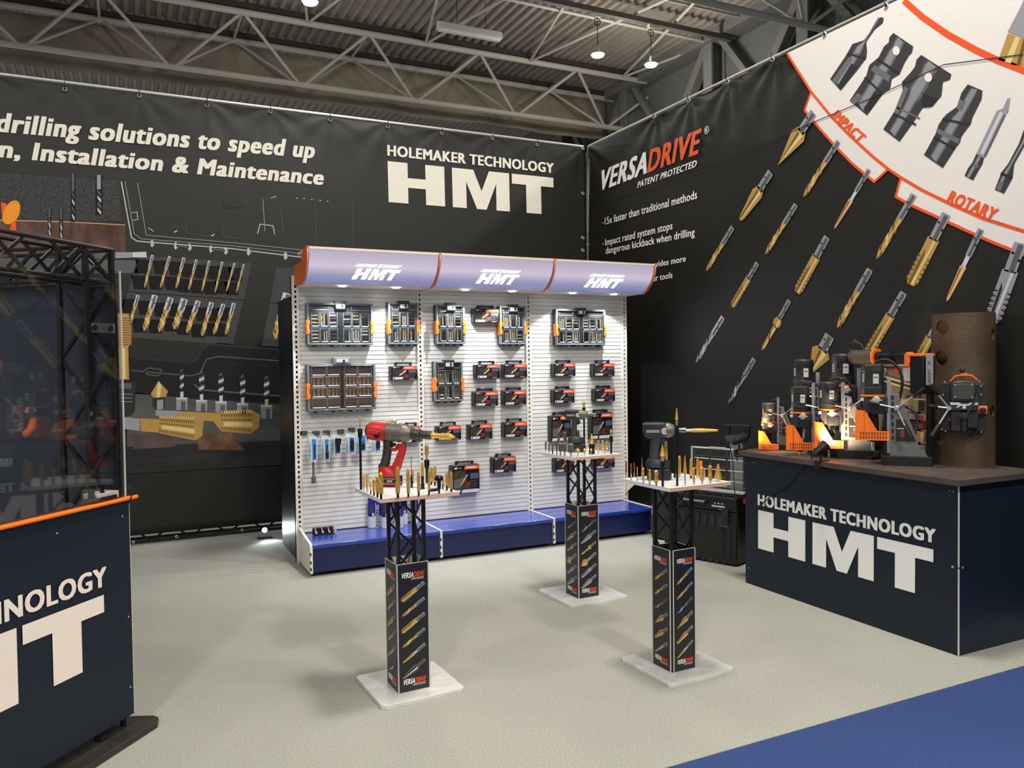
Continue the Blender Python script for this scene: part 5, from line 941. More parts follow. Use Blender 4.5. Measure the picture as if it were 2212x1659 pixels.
for xb, yb, yt, wd, kd, mt, hs, rs, sm, nm, lb in ((228, 1200, 940, 27, 'drill', BRONZE, .36, .95, STEEL, 'bronze_drill', 'bronze drill at the left corner of the counter side table'), (300, 1227, 972, 27, 'drill', BRONZE, .36, .95, STEEL, 'bronze_drill', 'bronze drill, second from the left corner, counter side table'), (348, 1190, 955, 22, 'drill', BRONZE, .36, .95, STEEL, 'bronze_drill', 'thin bronze drill behind the other two, counter side table'), (393, 1242, 1023, 18, 'drill', GOLD, .15, 1.4, STEEL, 'gold_drill', 'thin straight gold pin drill, counter side table'),
        (465, 1192, 888, 30, 'step', GOLD, .12, .8, STEEL, 'gold_drill', 'tall gold drill just left of the green wrench foot'), (482, 1268, 1035, 34, 'drill', GOLD, .25, .9, STEEL, 'gold_drill', 'gold drill in front of the tall one, left of the green wrench'), (578, 1287, 1057, 40, 'drill', GOLD, .22, .9, STEEL, 'gold_drill', 'gold drill, first before the green wrench battery'), (675, 1306, 1072, 62, 'drill', GOLD, .2, .35, OXIDE, 'gold_drill', 'thick gold drill, second before the green wrench battery'),
        (822, 1180, 640, 56, 'tap', GOLD, .45, .7, OXIDE, 'gold_tap', 'tall gold cutter behind the wide cone, counter side table'), (1022, 1185, 858, 62, 'core', GOLD, .15, .4, STEEL, 'gold_cutter', 'wide gold core cutter right behind the tall rod'), (1105, 1305, 858, 64, 'step', GOLD, .4, .35, STEEL, 'gold_cutter', 'gold stepped cutter on a thin stem, counter side table'), (1193, 1200, 898, 50, 'core', GOLD, .15, .6, OXIDE, 'gold_cutter', 'gold core cutter, second in the rear row, counter side table'), (1235, 1292, 1035, 40, 'drill', GOLD, .25, .9, STEEL, 'gold_drill', 'gold drill, first in the right front row, counter side table'),
        (1293, 1190, 900, 42, 'tap', GOLD, .2, .9, STEEL, 'gold_tap', 'gold tap in the rear row before the clear box, counter side table'), (1357, 1283, 1018, 48, 'drill', GOLD, .2, .8, STEEL, 'gold_drill', 'gold drill, second in the right front row, counter side table'), (1395, 1212, 1055, 28, 'tap', GOLD, .3, 1, STEEL, 'gold_tap', 'short gold tap before the clear box, counter side table'), (1480, 1268, 1000, 66, 'tap', GOLD, .2, .5, STEEL, 'gold_tap', 'thick gold tap, third in the right front row, counter side table'), (1600, 1245, 983, 116, 'step', GOLD, .14, .16, STEEL, 'step_cutter', 'wide gold stepped cone at the right corner, counter side table')):
    xy, h, r = place(*A3, xb, yb, yt, wd); stand_bit(nm, lb, xy, h, r, kd, mt, hs, rs, sm, 'cutters on the counter side table')
xy, h, r = place(*A3, 950, 1190, 1008, 34); t = thing('black_sleeve', 'short black sleeve standing behind the tall rod, counter side table', 'tool', (xy[0], xy[1], TZ)); MB().lathe([(0, r), (h, r), (h, r*.6), (h*.9, r*.6)], OXIDE, n=14).build('sleeve', t)
xy, h, r = place(*A3, 1340, 1215, 935, 50); t = thing('orange_tip_case', 'small orange tube before the clear box, counter side table', 'tool', (xy[0], xy[1], TZ)); MB().lathe([(0, r*.8), (h*.7, r*.8), (h*.72, r), (h, r)], ORANGE, n=12).build('tube', t)
# ------------------------------------------------------------------ the navy counter and the magnetic drills on it
CX, CY0, CY1, CT = 3.846, 2.68, 4.256, .925
TOPB = mat('worktop_dark', (76, 66, 60), .55, noise=(7, .25))
t = thing('counter', 'navy display counter with white company lettering and dark worktop, on the right', 'counter', (0, 0, 0))
fp = MB().box((CX, CY0, .004), (CX+.012, CY1, .893), NAVY).build('front_panel', t, smooth=False)
MB().box((CX+.012, CY0, .004), (4.5, CY0+.012, .893), NAVY).build('side_panel', t, smooth=False); MB().box((CX+.012, CY1-.012, .004), (4.5, CY1, .893), NAVY).build('side_panel', t, smooth=False)
MB().box((3.795, 2.64, .893), (4.5, 4.305, CT), TOPB).build('worktop', t, bevel=.002, smooth=False)
MB().box((CX-.003, CY0-.003, .004), (CX+.003, CY0+.002, .888), WHITE_ST).build('corner_edge', t)
P = Plane((CX-.0006, CY1, 0), (0, -1, 0), (0, 0, 1), (-1, 0, 0)); X = lambda x, y: P.px(1580+x/3.318, 940+y/3.318)
P.text('HOLEMAKER TECHNOLOGY', X(190, 498), X(1466, 772), X(190, 424), WHITE_INK, .06).build('logo_lettering', fp)
P.hmt(X(193, 810), X(1447, 1170), X(193, 535), WHITE_INK).build('logo_lettering', fp)
m = MB()
for zz, yy in ((.46, CY0+.03), ): m.tube([(CX-.003, yy, zz), (CX-.012, CY0-.004, zz+.003), (CX+.02, CY0-.006, zz)], .003, BLACK, 6); m.lathe([(0, .007), (.003, .006)], EYELET, (CX-.003, yy, zz), (-1, 0, 0), 10); m.lathe([(0, .007), (.003, .006)], EYELET, (CX+.03, CY0-.001, zz), (0, -1, 0), 10)
m.build('cable_tie', t)
for yy, zz in ((CY1-.09, .85), (CY1-.07, .85), (CY0+.05, .855), (CY0+.03, .855), (CY1-.03, .11)): MB().lathe([(0, .004), (.002, .003)], EYELET, (CX, yy, zz), (-1, 0, 0), 8).build('screw', fp)

STAND = mat('stand_grey', (104, 104, 104), .42); SLATE = mat('panel_black', (34, 34, 36), .5); GREEN = mat('switch_green', (40, 110, 60), .4); REDS = mat('switch_red', (150, 34, 34), .4)
def mag_drill(label, p, yaw, s=1., guard=True, motor=DGREY, spokes=True, cable=True, n=8, rail=True, tall=0., drop=0.):
    t = thing('magnetic_drill', label, 'drill', (p[0], p[1], CT), yaw, 'magnetic drills on the counter'); K = s/2209
    x = lambda a: (a-725)*K; z = lambda b: (1600-b)*K
    zz = lambda b: (1600-b)*K-drop
    MB().prism([(x(470), -.052*s), (x(1005), -.052*s), (x(1020), -.045*s), (x(1020), .05*s), (x(430), .05*s), (x(430), -.03*s)], 0, z(1478), BLACK, 'z').build('magnet_base', t, bevel=.003*s, smooth=False)
    m = MB(); m.prism([(x(530), z(1478)), (x(965), z(1478)), (x(895), z(1340)), (x(530), z(1340))], -.042*s, .042*s, STAND); ft = m.build('stand_foot', t, bevel=.002*s, smooth=False)
    m = MB(); m.prism([(x(a), z(b)) for a, b in ((533, 1345), (862, 1345), (850, 1270), (745, 980), (700, 830), (655, 790), (640, 690), (555, 670), (533, 690))], -.036*s, .036*s, STAND); st = m.build('stand_body', t, bevel=.003*s, smooth=False)
    m = MB(); m.prism([(x(a), z(b)) for a, b in ((600, 1285), (828, 1290), (812, 1235), (705, 1005), (600, 1005))], -.0375*s, -.035*s, SLATE); cp = m.build('control_panel', st, smooth=False)
    m = MB(); m.box((x(655), -.040*s, z(1188)), (x(700), -.037*s, z(1150)), GREEN); m.box((x(648), -.040*s, z(1236)), (x(702), -.037*s, z(1190)), REDS); m.box((x(612), -.0385*s, z(1132)), (x(700), -.037*s, z(1116)), mat('label_pink', (214, 150, 150), .5)); m.build('switch', st)
    m = MB()
    for b in (700, 780, 860, 950, 1040, 1130, 1220): m.box((x(550), -.0368*s, z(b+55)), (x(575), -.0355*s, z(b)), BLACK)
    m.build('vent_slot', st)
    MB().tube([(x(680), 0, z(830)), (x(790), 0, z(880)), (x(845), 0, z(950)), (x(850), 0, z(1050)), (x(825), 0, z(1170)), (x(812), 0, z(1220))], .0095*s, mat('carry_handle_dark', (50, 50, 52), .5), 8).build('carry_handle', t)
    if rail: MB().box((x(497), -.03*s, z(1445)), (x(545), .03*s, z(480)), ALU).build('slide_rail', t, smooth=False)
    m = MB(); fl = (lambda i, g, r: r*1.03) if n == 8 else None; up = tall
    m.lathe([(zz(690), 141*K), (zz(600), 143*K), (zz(592), 134*K), (zz(400-up), 132*K), (zz(385-up), 140*K), (zz(312-up), 137*K), (zz(290-up), 116*K)], motor, (x(330), 0, 0), (0, 0, 1), n, fn=(lambda i, g, r: r) if n != 8 else None); mo = m.build('motor', t, smooth=(n != 8), bevel=.002*s)
    m = MB(); f = .128*s*.5*1.0
    m.box((x(332), -143*K-.001, zz(545)), (x(398), -128*K, zz(420)), LABEL); m.box((x(340), -143*K-.0015, zz(470)), (x(388), -143*K, zz(455)), GREY2); m.build('rating_label', mo)
    m = MB()
    for k in range(4): m.box((x(205), -.062*s, zz(520-k*28)), (x(228), -.045*s, zz(505-k*28)), GREY4)
    m.build('printed_mark', mo)
    MB().lathe([(zz(716), 138*K), (zz(712), 149*K), (zz(694), 149*K), (zz(690), 138*K)], ORANGE, (x(330), 0, 0), (0, 0, 1), 16).build('collar_ring', t)
    m = MB(); m.box((x(205), -.055*s, zz(925)), (x(505), .055*s, zz(714)), SLATE); m.box((x(300), -.06*s, zz(940)), (x(470), .05*s, zz(800)), BLACK); gb = m.build('gearbox', t, bevel=.004*s)
    m = MB(); m.lathe([(0, 50*K), (.004*s, 48*K), (.008*s, 36*K)], mat('dial_silver', (206, 202, 194), .3, .5), (x(368), -.06*s, zz(756)), (0, -1, 0), 20); m.bar((x(300), -.066*s, zz(760)), (x(440), -.066*s, zz(756)), .008*s, .008*s, MATS['dial_silver']); m.box((x(183), -.056*s, zz(770)), (x(222), -.05*s, zz(728)), GREY4); m.build('speed_dial', gb)
    lo_ = max(zz(1420), .003); m = MB(); m.lathe([(0, 20*K), ((zz(1300)-lo_)*.7, 20*K), (zz(1300)-lo_, 24*K)], STEEL, (x(330), 0, lo_), n=14); m.lathe([(0, 44*K), (zz(1010)-zz(1310), 46*K), (zz(1005)-zz(1310), 60*K), (zz(930)-zz(1310), 60*K)], OXIDE, (x(330), 0, zz(1310)), n=16); m.build('spindle', t)
    if guard:
        m = MB(); g = -.078*s; o = [(130, 880), (240, 897), (382, 1152), (525, 1155), (525, 1275), (130, 1275)]
        m.prism([(x(a), zz(b)) for a, b in o], g-.002*s, g+.002*s, ORANGE); m.box((x(122), g, zz(1275)), (x(132), .05*s, zz(880)), ORANGE); m.bar((x(230), g, zz(890)), (x(230), g, zz(1272)), .006*s, .004*s, ORANGE)
        gd = m.build('safety_guard', t, smooth=False); m = MB()
        for k in range(10):
            for b in (1168, 1218): m.box((x(180+33*k), g-.0028*s, zz(b+38)), (x(180+33*k+14), g-.0018*s, zz(b)), mat('slot_dark', (92, 40, 14), .6))
        m.build('guard_slot', gd); MB().bar((x(140), -.03*s, zz(905)), (x(230), -.03*s, zz(905)), .012*s, .012*s, STEEL).build('guard_bracket', gd)
    if spokes:
        h = Vector((x(605), -.075*s, z(855))); m = MB(); m.lathe([(-.05*s, 20*K), (0, 24*K), (.004*s, 32*K), (.018*s, 32*K), (.022*s, 20*K)], STEEL, h, (0, -1, 0), 16); hb = m.build('feed_hub', t)
        for a, b, dy in ((265, 780, -.02), (925, 600, .01), (765, 1235, -.02)):
            e = Vector((x(a), -.085*s+dy*s, z(b))); d = e-h; m = MB(); m.rod(h, h+d*.62, 10*K, STEEL, 8); m.lathe([(0, 13*K), (.01*s, 20*K), (d.length*.4, 22*K), (d.length*.42, 16*K)], RUBBER, h+d*.58, d, 12); m.build('feed_handle', t)
    if cable: MB().tube([(x(a), .02*s, zz(b)) for a, b in ((345, 300), (380, 262), (430, 240), (490, 238), (545, 255), (600, 300), (645, 370), (672, 450), (680, 540), (668, 640), (650, 720), (630, 790))], .0085*s, RUBBER, 8).build('cable_hose', t)
    return t
YW = RAD(-50)
def at_row(px_, X_): p = onx(px_, 990, X_); return (p.x, p.y)
p = onz(1957, 1006, CT); mag_drill('magnetic drill with orange guard and grey stand, nearest the rusty pipe', (p.x+.03, p.y+.02), YW)
p = onz(1848, 990, CT); mag_drill('magnetic drill whose orange guard is brightly lit by the clip lamp, second from the pipe', (p.x+.02, p.y), RAD(-46), .94, n=12, drop=.075)
p = onz(1783, 984, CT); mag_drill('magnetic drill with tall orange guard, third from the rusty pipe', (p.x+.02, p.y), RAD(-46), .93, drop=.1)
p = onz(1703, 972, CT); mag_drill('smallest magnetic drill at the left end of the counter', (p.x, p.y), RAD(-44), .72, drop=.1, motor=mat('motor_olive', (104, 98, 86), .4, .3), n=20)
a = at_row(1800, 4.30); mag_drill('dark magnetic drill in the rear, seen over the third orange guard', a, RAD(-46), (z_at(a, 775)-CT)/.593, guard=False, spokes=True, n=12, cable=False)
a = at_row(1893, 4.33); mag_drill('dark magnetic drill in the rear, behind the lamp lit one', a, RAD(-48), (z_at(a, 763)-CT)/.593, guard=False, n=12, cable=False, spokes=False)
# things standing along the rear of the worktop
def on_rear(X_, a, b, dx): p = onx(*a, X_); q = onx(*b, X_); return (X_-dx, min(p.y, q.y), min(p.z, q.z)), (X_, max(p.y, q.y), max(p.z, q.z))
XR = 4.22
t = thing('horizontal_drill', 'long grey drill lying level on a stand above the other machines', 'drill', (0, 0, 0))
lo, hi = on_rear(XR, (1852, 756), (1904, 786), .10); cyx = (lo[2]+hi[2])/2; rr = (hi[2]-lo[2])/2; xx = XR-.05
MB().lathe([(0, rr*.86), (.01, rr), (hi[1]-lo[1], rr)], mat('motor_olive2', (78, 74, 64), .45, .2), (xx, hi[1], cyx), (0, -1, 0), 14).build('motor', t)
MB().lathe([(0, rr*1.16), (.012, rr*1.16)], ORANGE, (xx, lo[1], cyx), (0, -1, 0), 16).build('collar_ring', t)
y3 = onx(1972, 765, XR).y; L = lo[1]-y3
MB().lathe([(.012, rr*.7), (L*.2, rr*.75), (L*.22, rr*.55), (L*.5, rr*.6), (L*.52, rr*.75), (L*.6, rr*.75), (L*.62, rr*.5), (L*.95, rr*.5), (L, rr*.4)], OXIDE, (xx, lo[1], cyx), (0, -1, 0), 18).build('chuck', t)
MB().box((xx-.02, lo[1]+.02, CT), (xx+.02, lo[1]+.07, lo[2]+.01), SLATE).build('support_post', t); MB().box((xx-.06, lo[1]-.02, CT), (xx+.06, lo[1]+.12, CT+.02), BLACK).build('support_foot', t)
MB().tube([(xx, hi[1]-.005, cyx+rr*.6), (xx, hi[1]+.03, cyx+rr*1.5), (xx, hi[1]-.02, cyx+rr*2.3), (xx, hi[1]-.07, cyx+rr*1.7), (xx, hi[1]-.09, cyx+rr)], .008, RUBBER, 8).build('cable', t)
t = thing('machine_plate', 'pale metal plate frame with red and grey labels behind the nearest drill', 'machine', (0, 0, 0)); PALE = mat('pale_frame', (176, 160, 130), .4, .3)
lo, hi = on_rear(XR+.08, (1905, 787), (1990, 842), .03); MB().box((lo[0], lo[1], CT), (hi[0], hi[1], hi[2]), mat('frame_olive', (84, 78, 66), .5)).build('plate', t, bevel=.004)
m = MB(); m.box((lo[0]-.004, lo[1], hi[2]-.012), (lo[0], hi[1], hi[2]), PALE); m.bar((lo[0]-.006, hi[1], lo[2]+.06), (lo[0]-.006, lo[1]+.02, lo[2]), .012, .01, PALE); m.bar((lo[0]-.006, hi[1], lo[2]+.09), (lo[0]-.006, lo[1], lo[2]+.02), .012, .01, PALE); m.build('edge_strip', t)
m = MB(); m.box((lo[0]-.003, lo[1]+.03, lo[2]+.05), (lo[0], lo[1]+.1, hi[2]-.02), GREY3); m.box((lo[0]-.004, lo[1]+.012, lo[2]+.05), (lo[0], lo[1]+.028, hi[2]-.03), LABEL); m.box((lo[0]-.004, lo[1]+.13, hi[2]-.05), (lo[0], lo[1]+.16, hi[2]-.02), mat('label_red', (190, 40, 40), .4)); m.build('label', t)
m = MB(); m.lathe([(0, .03), (.01, .028), (.012, .012)], PALE, (lo[0], hi[1]-.03, hi[2]-.045), (-1, 0, 0), 18); m.build('knob', t)
t = thing('battery_drill', 'black battery drill unit with a long grey label and orange top, left of the pipe', 'drill', (0, 0, 0))
lo, hi = on_rear(4.20, (1990, 770), (2020, 850), .1); MB().box(lo, hi, BLACK).build('body', t, bevel=.006); MB().box((hi[0]-.03, lo[1]+.005, CT), (hi[0], lo[1]+.035, lo[2]+.01), BLACK).build('support_post', t)
m = MB(); a, b = onx(2001, 764, lo[0]), onx(2016, 832, lo[0]); m.box((lo[0]-.003, b.y, b.z), (lo[0], a.y, a.z), mat('label_grey', (158, 154, 158), .45)); m.build('label', t)
P = Plane((lo[0]-.0036, a.y, 0), (0, -1, 0), (0, 0, 1), (-1, 0, 0)); w_ = a.y-b.y; P.text('VERSADRIVE', (w_*.7, b.z+.01), (w_*.7, b.z+.09), (w_*.3, b.z+.01), GREY1, .01, 'V'); P.poly([(w_*.3, b.z+.12), (w_*.7, b.z+.12), (w_*.5, b.z+.14)], GREY2, 2); P.build('label_lettering', t)
m = MB(); m.box((lo[0]-.01, lo[1], hi[2]), (hi[0], hi[1]+.02, hi[2]+.018), ORANGE); m.box((lo[0]-.01, hi[1], hi[2]-.06), (hi[0], hi[1]+.03, hi[2]+.01), ORANGE); m.build('orange_top', t, bevel=.004)
m = MB(); m.box((lo[0]-.006, hi[1]-.005, b.z+.13), (lo[0]+.03, hi[1]+.02, b.z+.19), ORANGE); m.build('release_button', t, bevel=.003)
for nm, lb, ct, X_, a, b, dx, mt in (('metal_case', 'tan metal case between the nearest drill and the pipe', 'case', 4.29, (1957, 860), (2016, 890), .05, mat('case_tan', (168, 152, 118), .45, .2)), ('cardboard_box', 'pale printed box under the tan metal case', 'box', 4.30, (1975, 892), (2014, 908), .05, mat('box_pale', (184, 168, 150), .6)), ('tool_pouch', 'black and red pouch above the wooden blocks', 'pouch', 4.27, (1950, 908), (2014, 928), .05, SLATE)):
    lo, hi = on_rear(X_, a, b, dx); t = thing(nm, lb, ct, (0, 0, 0)); MB().box(lo, hi, mt).build('body', t, bevel=.004)
    m = MB(); m.box((lo[0]-.002, lo[1]+.02, lo[2]+.004), (lo[0], lo[1]+.06, hi[2]-.008), {'metal_case': SLATE, 'cardboard_box': MATS['label_red'], 'tool_pouch': mat('pouch_red', (150, 40, 34), .5)}[nm]); m.build('printed_label', t)
WOOD = mat('raw_wood', (186, 150, 108), .7, noise=(18, .3, (1, 1, 3)))
for i, (a, b) in enumerate((((1977, 930), (2012, 954)), ((1984, 958), (2011, 984)))):
    lo, hi = on_rear(4.24, a, b, .09); o = MB().box(lo if i == 0 else (lo[0], lo[1], CT), hi, WOOD).build('wooden_block', bevel=.003); tag(o, '%s pale wooden block beside the pipe' % ('upper', 'lower')[i], 'block', 'wooden blocks beside the pipe')

# ---- rusty pipe with drilled holes
PIPE = mat('rusty_steel', (92, 74, 56), .5, .4, noise=(5, .35, (1, 1, .8)), bump=(60, .1))
pc = onz(2078, 1008, CT); pc = Vector((pc.x+.13, pc.y+.085, CT)); PR = 60.5/FPX*depth(pc)*1.0; PH = z_at((pc.x, pc.y), 678)-CT
m = MB(); n = 64; ring = lambda r, z: [(r*math.cos(2*math.pi*k/n), r*math.sin(2*math.pi*k/n), z) for k in range(n)]
m.add(ring(PR, 0)+ring(PR, PH)+ring(PR-.012, PH)+ring(PR-.012, 0), [(j*n+k, j*n+(k+1) % n, ((j+1) % 4)*n+(k+1) % n, ((j+1) % 4)*n+k) for j in range(4) for k in range(n)], PIPE)
pipe = m.build('steel_pipe'); pipe.location = pc; tag(pipe, 'tall rusty steel pipe with drilled holes standing on the counter', 'pipe')
cutters = []; vd = Vector((pc.x, pc.y, 0)).normalized(); sd = Vector((vd.y, -vd.x, 0))
for hx, hy, rad in ((2038, 708, .0425), (2036, 774, .0425), (2131, 722, .03), (2131, 888, .03)):
    off = (hx-2077)/60.; off = max(-.98, min(.98, off)); dr = sd*off-vd*math.sqrt(1-off*off)
    zz = z_at((pc.x+dr.x*PR, pc.y+dr.y*PR), hy)-CT; c = MB().rod(dr*(PR*.6)+Vector((0, 0, zz)), dr*(PR*1.5)+Vector((0, 0, zz)), rad, PIPE, 32).build('cutter_tmp'); c.location = pc; cutters.append(c)
    bo = pipe.modifiers.new('hole', 'BOOLEAN'); bo.operation = 'DIFFERENCE'; bo.object = c; bo.solver = 'EXACT'
bpy.context.view_layer.update(); dg = bpy.context.evaluated_depsgraph_get(); nm = bpy.data.meshes.new_from_object(pipe.evaluated_get(dg)); pipe.modifiers.clear(); pipe.data = nm; nm.name = 'steel_pipe'
nm.polygons.foreach_set('use_smooth', [True]*len(nm.polygons)); nm.set_sharp_from_angle(angle=RAD(30))
for c in cutters: me = c.data; bpy.data.objects.remove(c); bpy.data.meshes.remove(me)
# drill clamped to the pipe
yaw = math.atan2(sd.y, sd.x); K = depth(pc)/FPX/9.22*.96; z0 = z_at((pc.x-vd.x*PR, pc.y-vd.y*PR), 880)
t = thing('pipe_drill', 'compact black drill with three feed handles clamped on the rusty pipe', 'drill', (pc.x, pc.y, z0), yaw); x = lambda a: (a-712)*K; z = lambda b: (922-b)*K; F = -PR
m = MB(); m.box((x(320), F-.03, z(1385)), (x(500), F+.05, z(430)), SLATE); m.box((x(930), F-.03, z(1385)), (x(1105), F+.05, z(450)), SLATE); m.box((x(500), F-.012, z(1300)), (x(930), F+.01, z(500)), BLACK); m.build('clamp_plate', t, bevel=.003)
m = MB()
for a, b in ((395, 405), (1000, 395), (345, 1365), (410, 1395), (1030, 1395), (1025, 660), (365, 670), (1025, 485)): m.lathe([(0, .0045), (.004, .0045)], STEEL, (x(a), F-.032, z(b)), (0, -1, 0), 8)
m.build('bolt', t)
m = MB(); m.prism([(x(a), z(b)) for a, b in ((505, 790), (500, 480), (530, 410), (640, 385), (800, 385), (905, 410), (930, 480), (925, 790))], F-.085, F-.02, mat('pod_grey', (62, 60, 56), .4, .2)); mo = m.build('motor', t, bevel=.006)
m = MB(); m.prism([(x(a), z(b)) for a, b in ((540, 720), (530, 590), (555, 470), (640, 440), (800, 440), (880, 470), (905, 590), (895, 720), (800, 745), (640, 745))], F-.092, F-.084, mat('pod_cap', (76, 74, 68), .4, .3)); m.build('motor_cap', mo, bevel=.002); m = MB()
for a, b in ((575, 460), (868, 458), (578, 705), (872, 705)): m.lathe([(0, .0055), (.004, .005)], STEEL, (x(a), F-.091, z(b)), (0, -1, 0), 10)
m.build('screw', mo)
m = MB(); m.tube([(x(490), F-.05, z(395)), (x(580), F-.06, z(292)), (x(700), F-.06, z(272)), (x(860), F-.06, z(275)), (x(962), F-.05, z(375))], .0045, ORANGE, 8); m.box((x(675), F-.072, z(282)), (x(785), F-.05, z(232)), ORANGE); m.build('orange_bow', t)
MB().lathe([(0, .008), (.012, .008), (.014, .017), (.022, .015)], OXIDE, (x(700), F-.055, z(235)), (0, 0, 1), 14).build('top_knob', t)
m = MB(); m.box((x(490), F-.088, z(965)), (x(972), F-.02, z(800)), DGREY); lbx = m.build('label_band', t, bevel=.002); P = Plane((x(490), F-.0886, 0), (1, 0, 0), (0, 0, 1), (0, -1, 0), .0005); q = lambda a, b: (x(a)-x(490), z(b))
P.poly([q(492, 808), q(650, 808), q(685, 838), q(800, 838), q(835, 806), q(970, 806), q(970, 855), q(850, 858), q(815, 870), q(680, 870), q(630, 912), q(590, 912), q(640, 862), q(492, 855)], GREY4, 2); P.poly([q(705, 870), q(765, 870), q(765, 930), q(705, 930)], LABEL, 2); P.build('printed_label', lbx)
m = MB(); m.box((x(500), F-.075, z(1385)), (x(690), F-.01, z(965)), mat('body_brown', (44, 36, 36), .45)); m.box((x(690), F-.085, z(1390)), (x(780), F-.01, z(1000)), SLATE); m.box((x(780), F-.07, z(1320)), (x(975), F-.01, z(965)), MATS['body_brown']); m.build('gear_housing', t, bevel=.005)
m = MB(); m.lathe([(0, .02), (.02, .02), (.022, .012)], SLATE, (x(730), F-.085, z(1080)), (0, -1, 0), 14); m.bar((x(962), F-.105, z(680)), (x(740), F-.105, z(1105)), .014, .012, DGREY); m.build('lock_lever', t)
m = MB(); m.box((x(970), F-.06, z(1030)), (x(1130), F-.02, z(880)), ORANGE); m.lathe([(0, .017), (.02, .017)], BLACK, (x(1055), F-.06, z(965)), (0, -1, 0), 14); m.build('chain_clamp', t, bevel=.003); MB().box((x(460), F-.05, z(1190)), (x(500), F-.03, z(1120)), REDS).build('power_switch', t)
h = Vector((x(475), F-.08, z(925))); MB().lathe([(-.03, .009), (0, .012), (.012, .012)], STEEL, h, (0, -1, 0), 14).build('feed_hub', t)
for a, b in ((135, 445), (110, 880), (160, 1500)): e = Vector((x(a), F-.12, z(b))); d = e-h; m = MB(); m.rod(h, h+d*.6, .0055, STEEL, 8); m.lathe([(0, .008), (.01, .0125), (d.length*.42, .0135), (d.length*.44, .01)], RUBBER, h+d*.55, d, 12); m.build('feed_handle', t)
MB().tube([(x(815), F-.05, z(1320)), (x(820), F-.06, z(1420)), (x(850), F-.05, z(1490)), (x(880), F-.03, z(1440))], .006, RUBBER, 6).build('cord', t)

# ---- clip lamps on the worktop edge
def clip_lamp(label, p, ax, cordpts, aim, energy):
    t = thing('clip_lamp', label, 'lamp', p, 0, 'clip lamps on the counter edge'); A = Vector(ax).normalized(); c = Vector((-.005, 0, .072)); b = c-A*.055
    m = MB(); m.box((-.035, -.02, .001), (.05, .02, .006), BLACK); m.box((-.035, -.02, -.045), (.03, .02, -.04), BLACK); m.box((-.04, -.012, -.045), (-.032, .012, .006), BLACK); m.rod((-.02, 0, -.04), (-.02, 0, -.075), .004, OXIDE, 8); m.build('clamp', t, bevel=.001)
    m = MB(); m.rod((0, 0, .004), (0, 0, .04), .007, BLACK, 10); sdv = A.cross(Vector((0, 0, 1))).normalized()
    for q in (-1, 1): m.bar(Vector((0, 0, .035))+sdv*.02*q, c+sdv*.027*q, .004, .012, BLACK, up=sdv)
    m.build('bracket', t)
    m = MB(); m.lathe([(0, .012), (.012, .02), (.06, .023), (.062, .027), (.1, .031), (.104, .033)], BLACK, b, A, 20, cap=False); m.lathe([(0, .012), (.001, .012)], BLACK, b, A, 12)
    for k in range(4): m.lathe([(.02+.01*k, .025), (.024+.01*k, .025)], OXIDE, b, A, 20)
    hd = m.build('lamp_head', t); m = MB(); m.lathe([(.088, .028), (.09, .028)], mat('clip_bulb', (255, 240, 210), .4, emit=((255, 226, 180), 30)), b, A, 18); m.build('bulb_face', hd)
    o = light('SPOT', 'clip_beam', tuple(Vector(p)+b+A*.11), energy, (1, .74, .45), .02, aim, 95, .7)
    if cordpts:
        m = MB(); m.tube([tuple(Vector(q)-Vector(p)) for q in cordpts], .0035, RUBBER, 6); m.build('cord', t)
p1 = onz(1773, 1003, CT); p1.x = 3.81; p1 = (3.81, onx(1773, 1003, 3.81).y, CT)
p2_ = (3.82, 4.285, CT)
W = lambda x, y: tuple(onx(x, y, CX-.012))
clip_lamp('clip lamp with trailing cord at the middle of the worktop edge', p1, (.75, -.25, .62), [tuple(Vector(p1)+Vector((-.05, .03, .03))), W(1758, 985), W(1735, 1008), W(1705, 1045), W(1690, 1056), W(1670, 1066), W(1650, 1085), W(1630, 1104), W(1613, 1112)], (4.12, 3.62, 1.2), 22)
clip_lamp('clip lamp at the left corner of the worktop, above the black toolbox', p2_, (.7, -.5, .5), [tuple(Vector(p2_)+Vector((-.05, .04, .03))), (3.80, 4.33, .85), (3.81, 4.32, .6), (3.83, 4.31, .35), (3.82, 4.30, .18)], (4.1, 3.98, 1.1), 30)
# ------------------------------------------------------------------ black toolbox beside the counter
p = onz(1592, 1226, 0); u = Vector((.346, -.938, 0)); yaw = math.atan2(u.y, u.x); zt = z_at((p.x, p.y), 1077)
t = thing('tool_chest', 'large black tool chest on the floor between the shelving and the counter', 'tool chest', (p.x, p.y, 0), yaw); W_ = .64; D_ = .42
m = MB(); m.box((-W_, 0, .012), (0, D_, zt-.11), BLACK); b = m.build('lower_body', t, bevel=.012)
m = MB()
for k in range(9): xx = -W_+.05+k*.065; m.prism([(xx-.016, zt-.14), (xx+.016, zt-.14), (xx+.016, zt-.2), (xx, zt-.26), (xx-.016, zt-.2)], -.006, .002, DGREY)
for xx in (-.09, -W_+.07): m.box((xx-.03, -.006, .02), (xx-.022, .002, zt-.14), DGREY); m.box((xx+.03, -.006, .02), (xx+.038, .002, zt-.14), DGREY)
for k in range(8): m.box((-W_+.1+k*.06, -.004, .012), (-W_+.13+k*.06, .002, .035), DGREY)
m.build('front_rib', b)
m = MB(); m.box((-W_-.005, -.012, zt-.108), (.005, D_, zt), BLACK, top=(.99, .97)); lid = m.build('lid', t, bevel=.01)
m = MB()
for i in range(12):
    for j in range(6):
        xx = -W_+.05+i*.049; yy = .04+j*.062; m.box((xx, yy, zt), (xx+.034, yy+.03, zt+.008), DGREY if (i+j) % 2 else OXIDE)
m.build('lid_stud', lid); MB().box((-W_+.01, D_-.03, zt), (-.01, D_-.01, zt+.012), GREY4).build('rear_rim', lid)
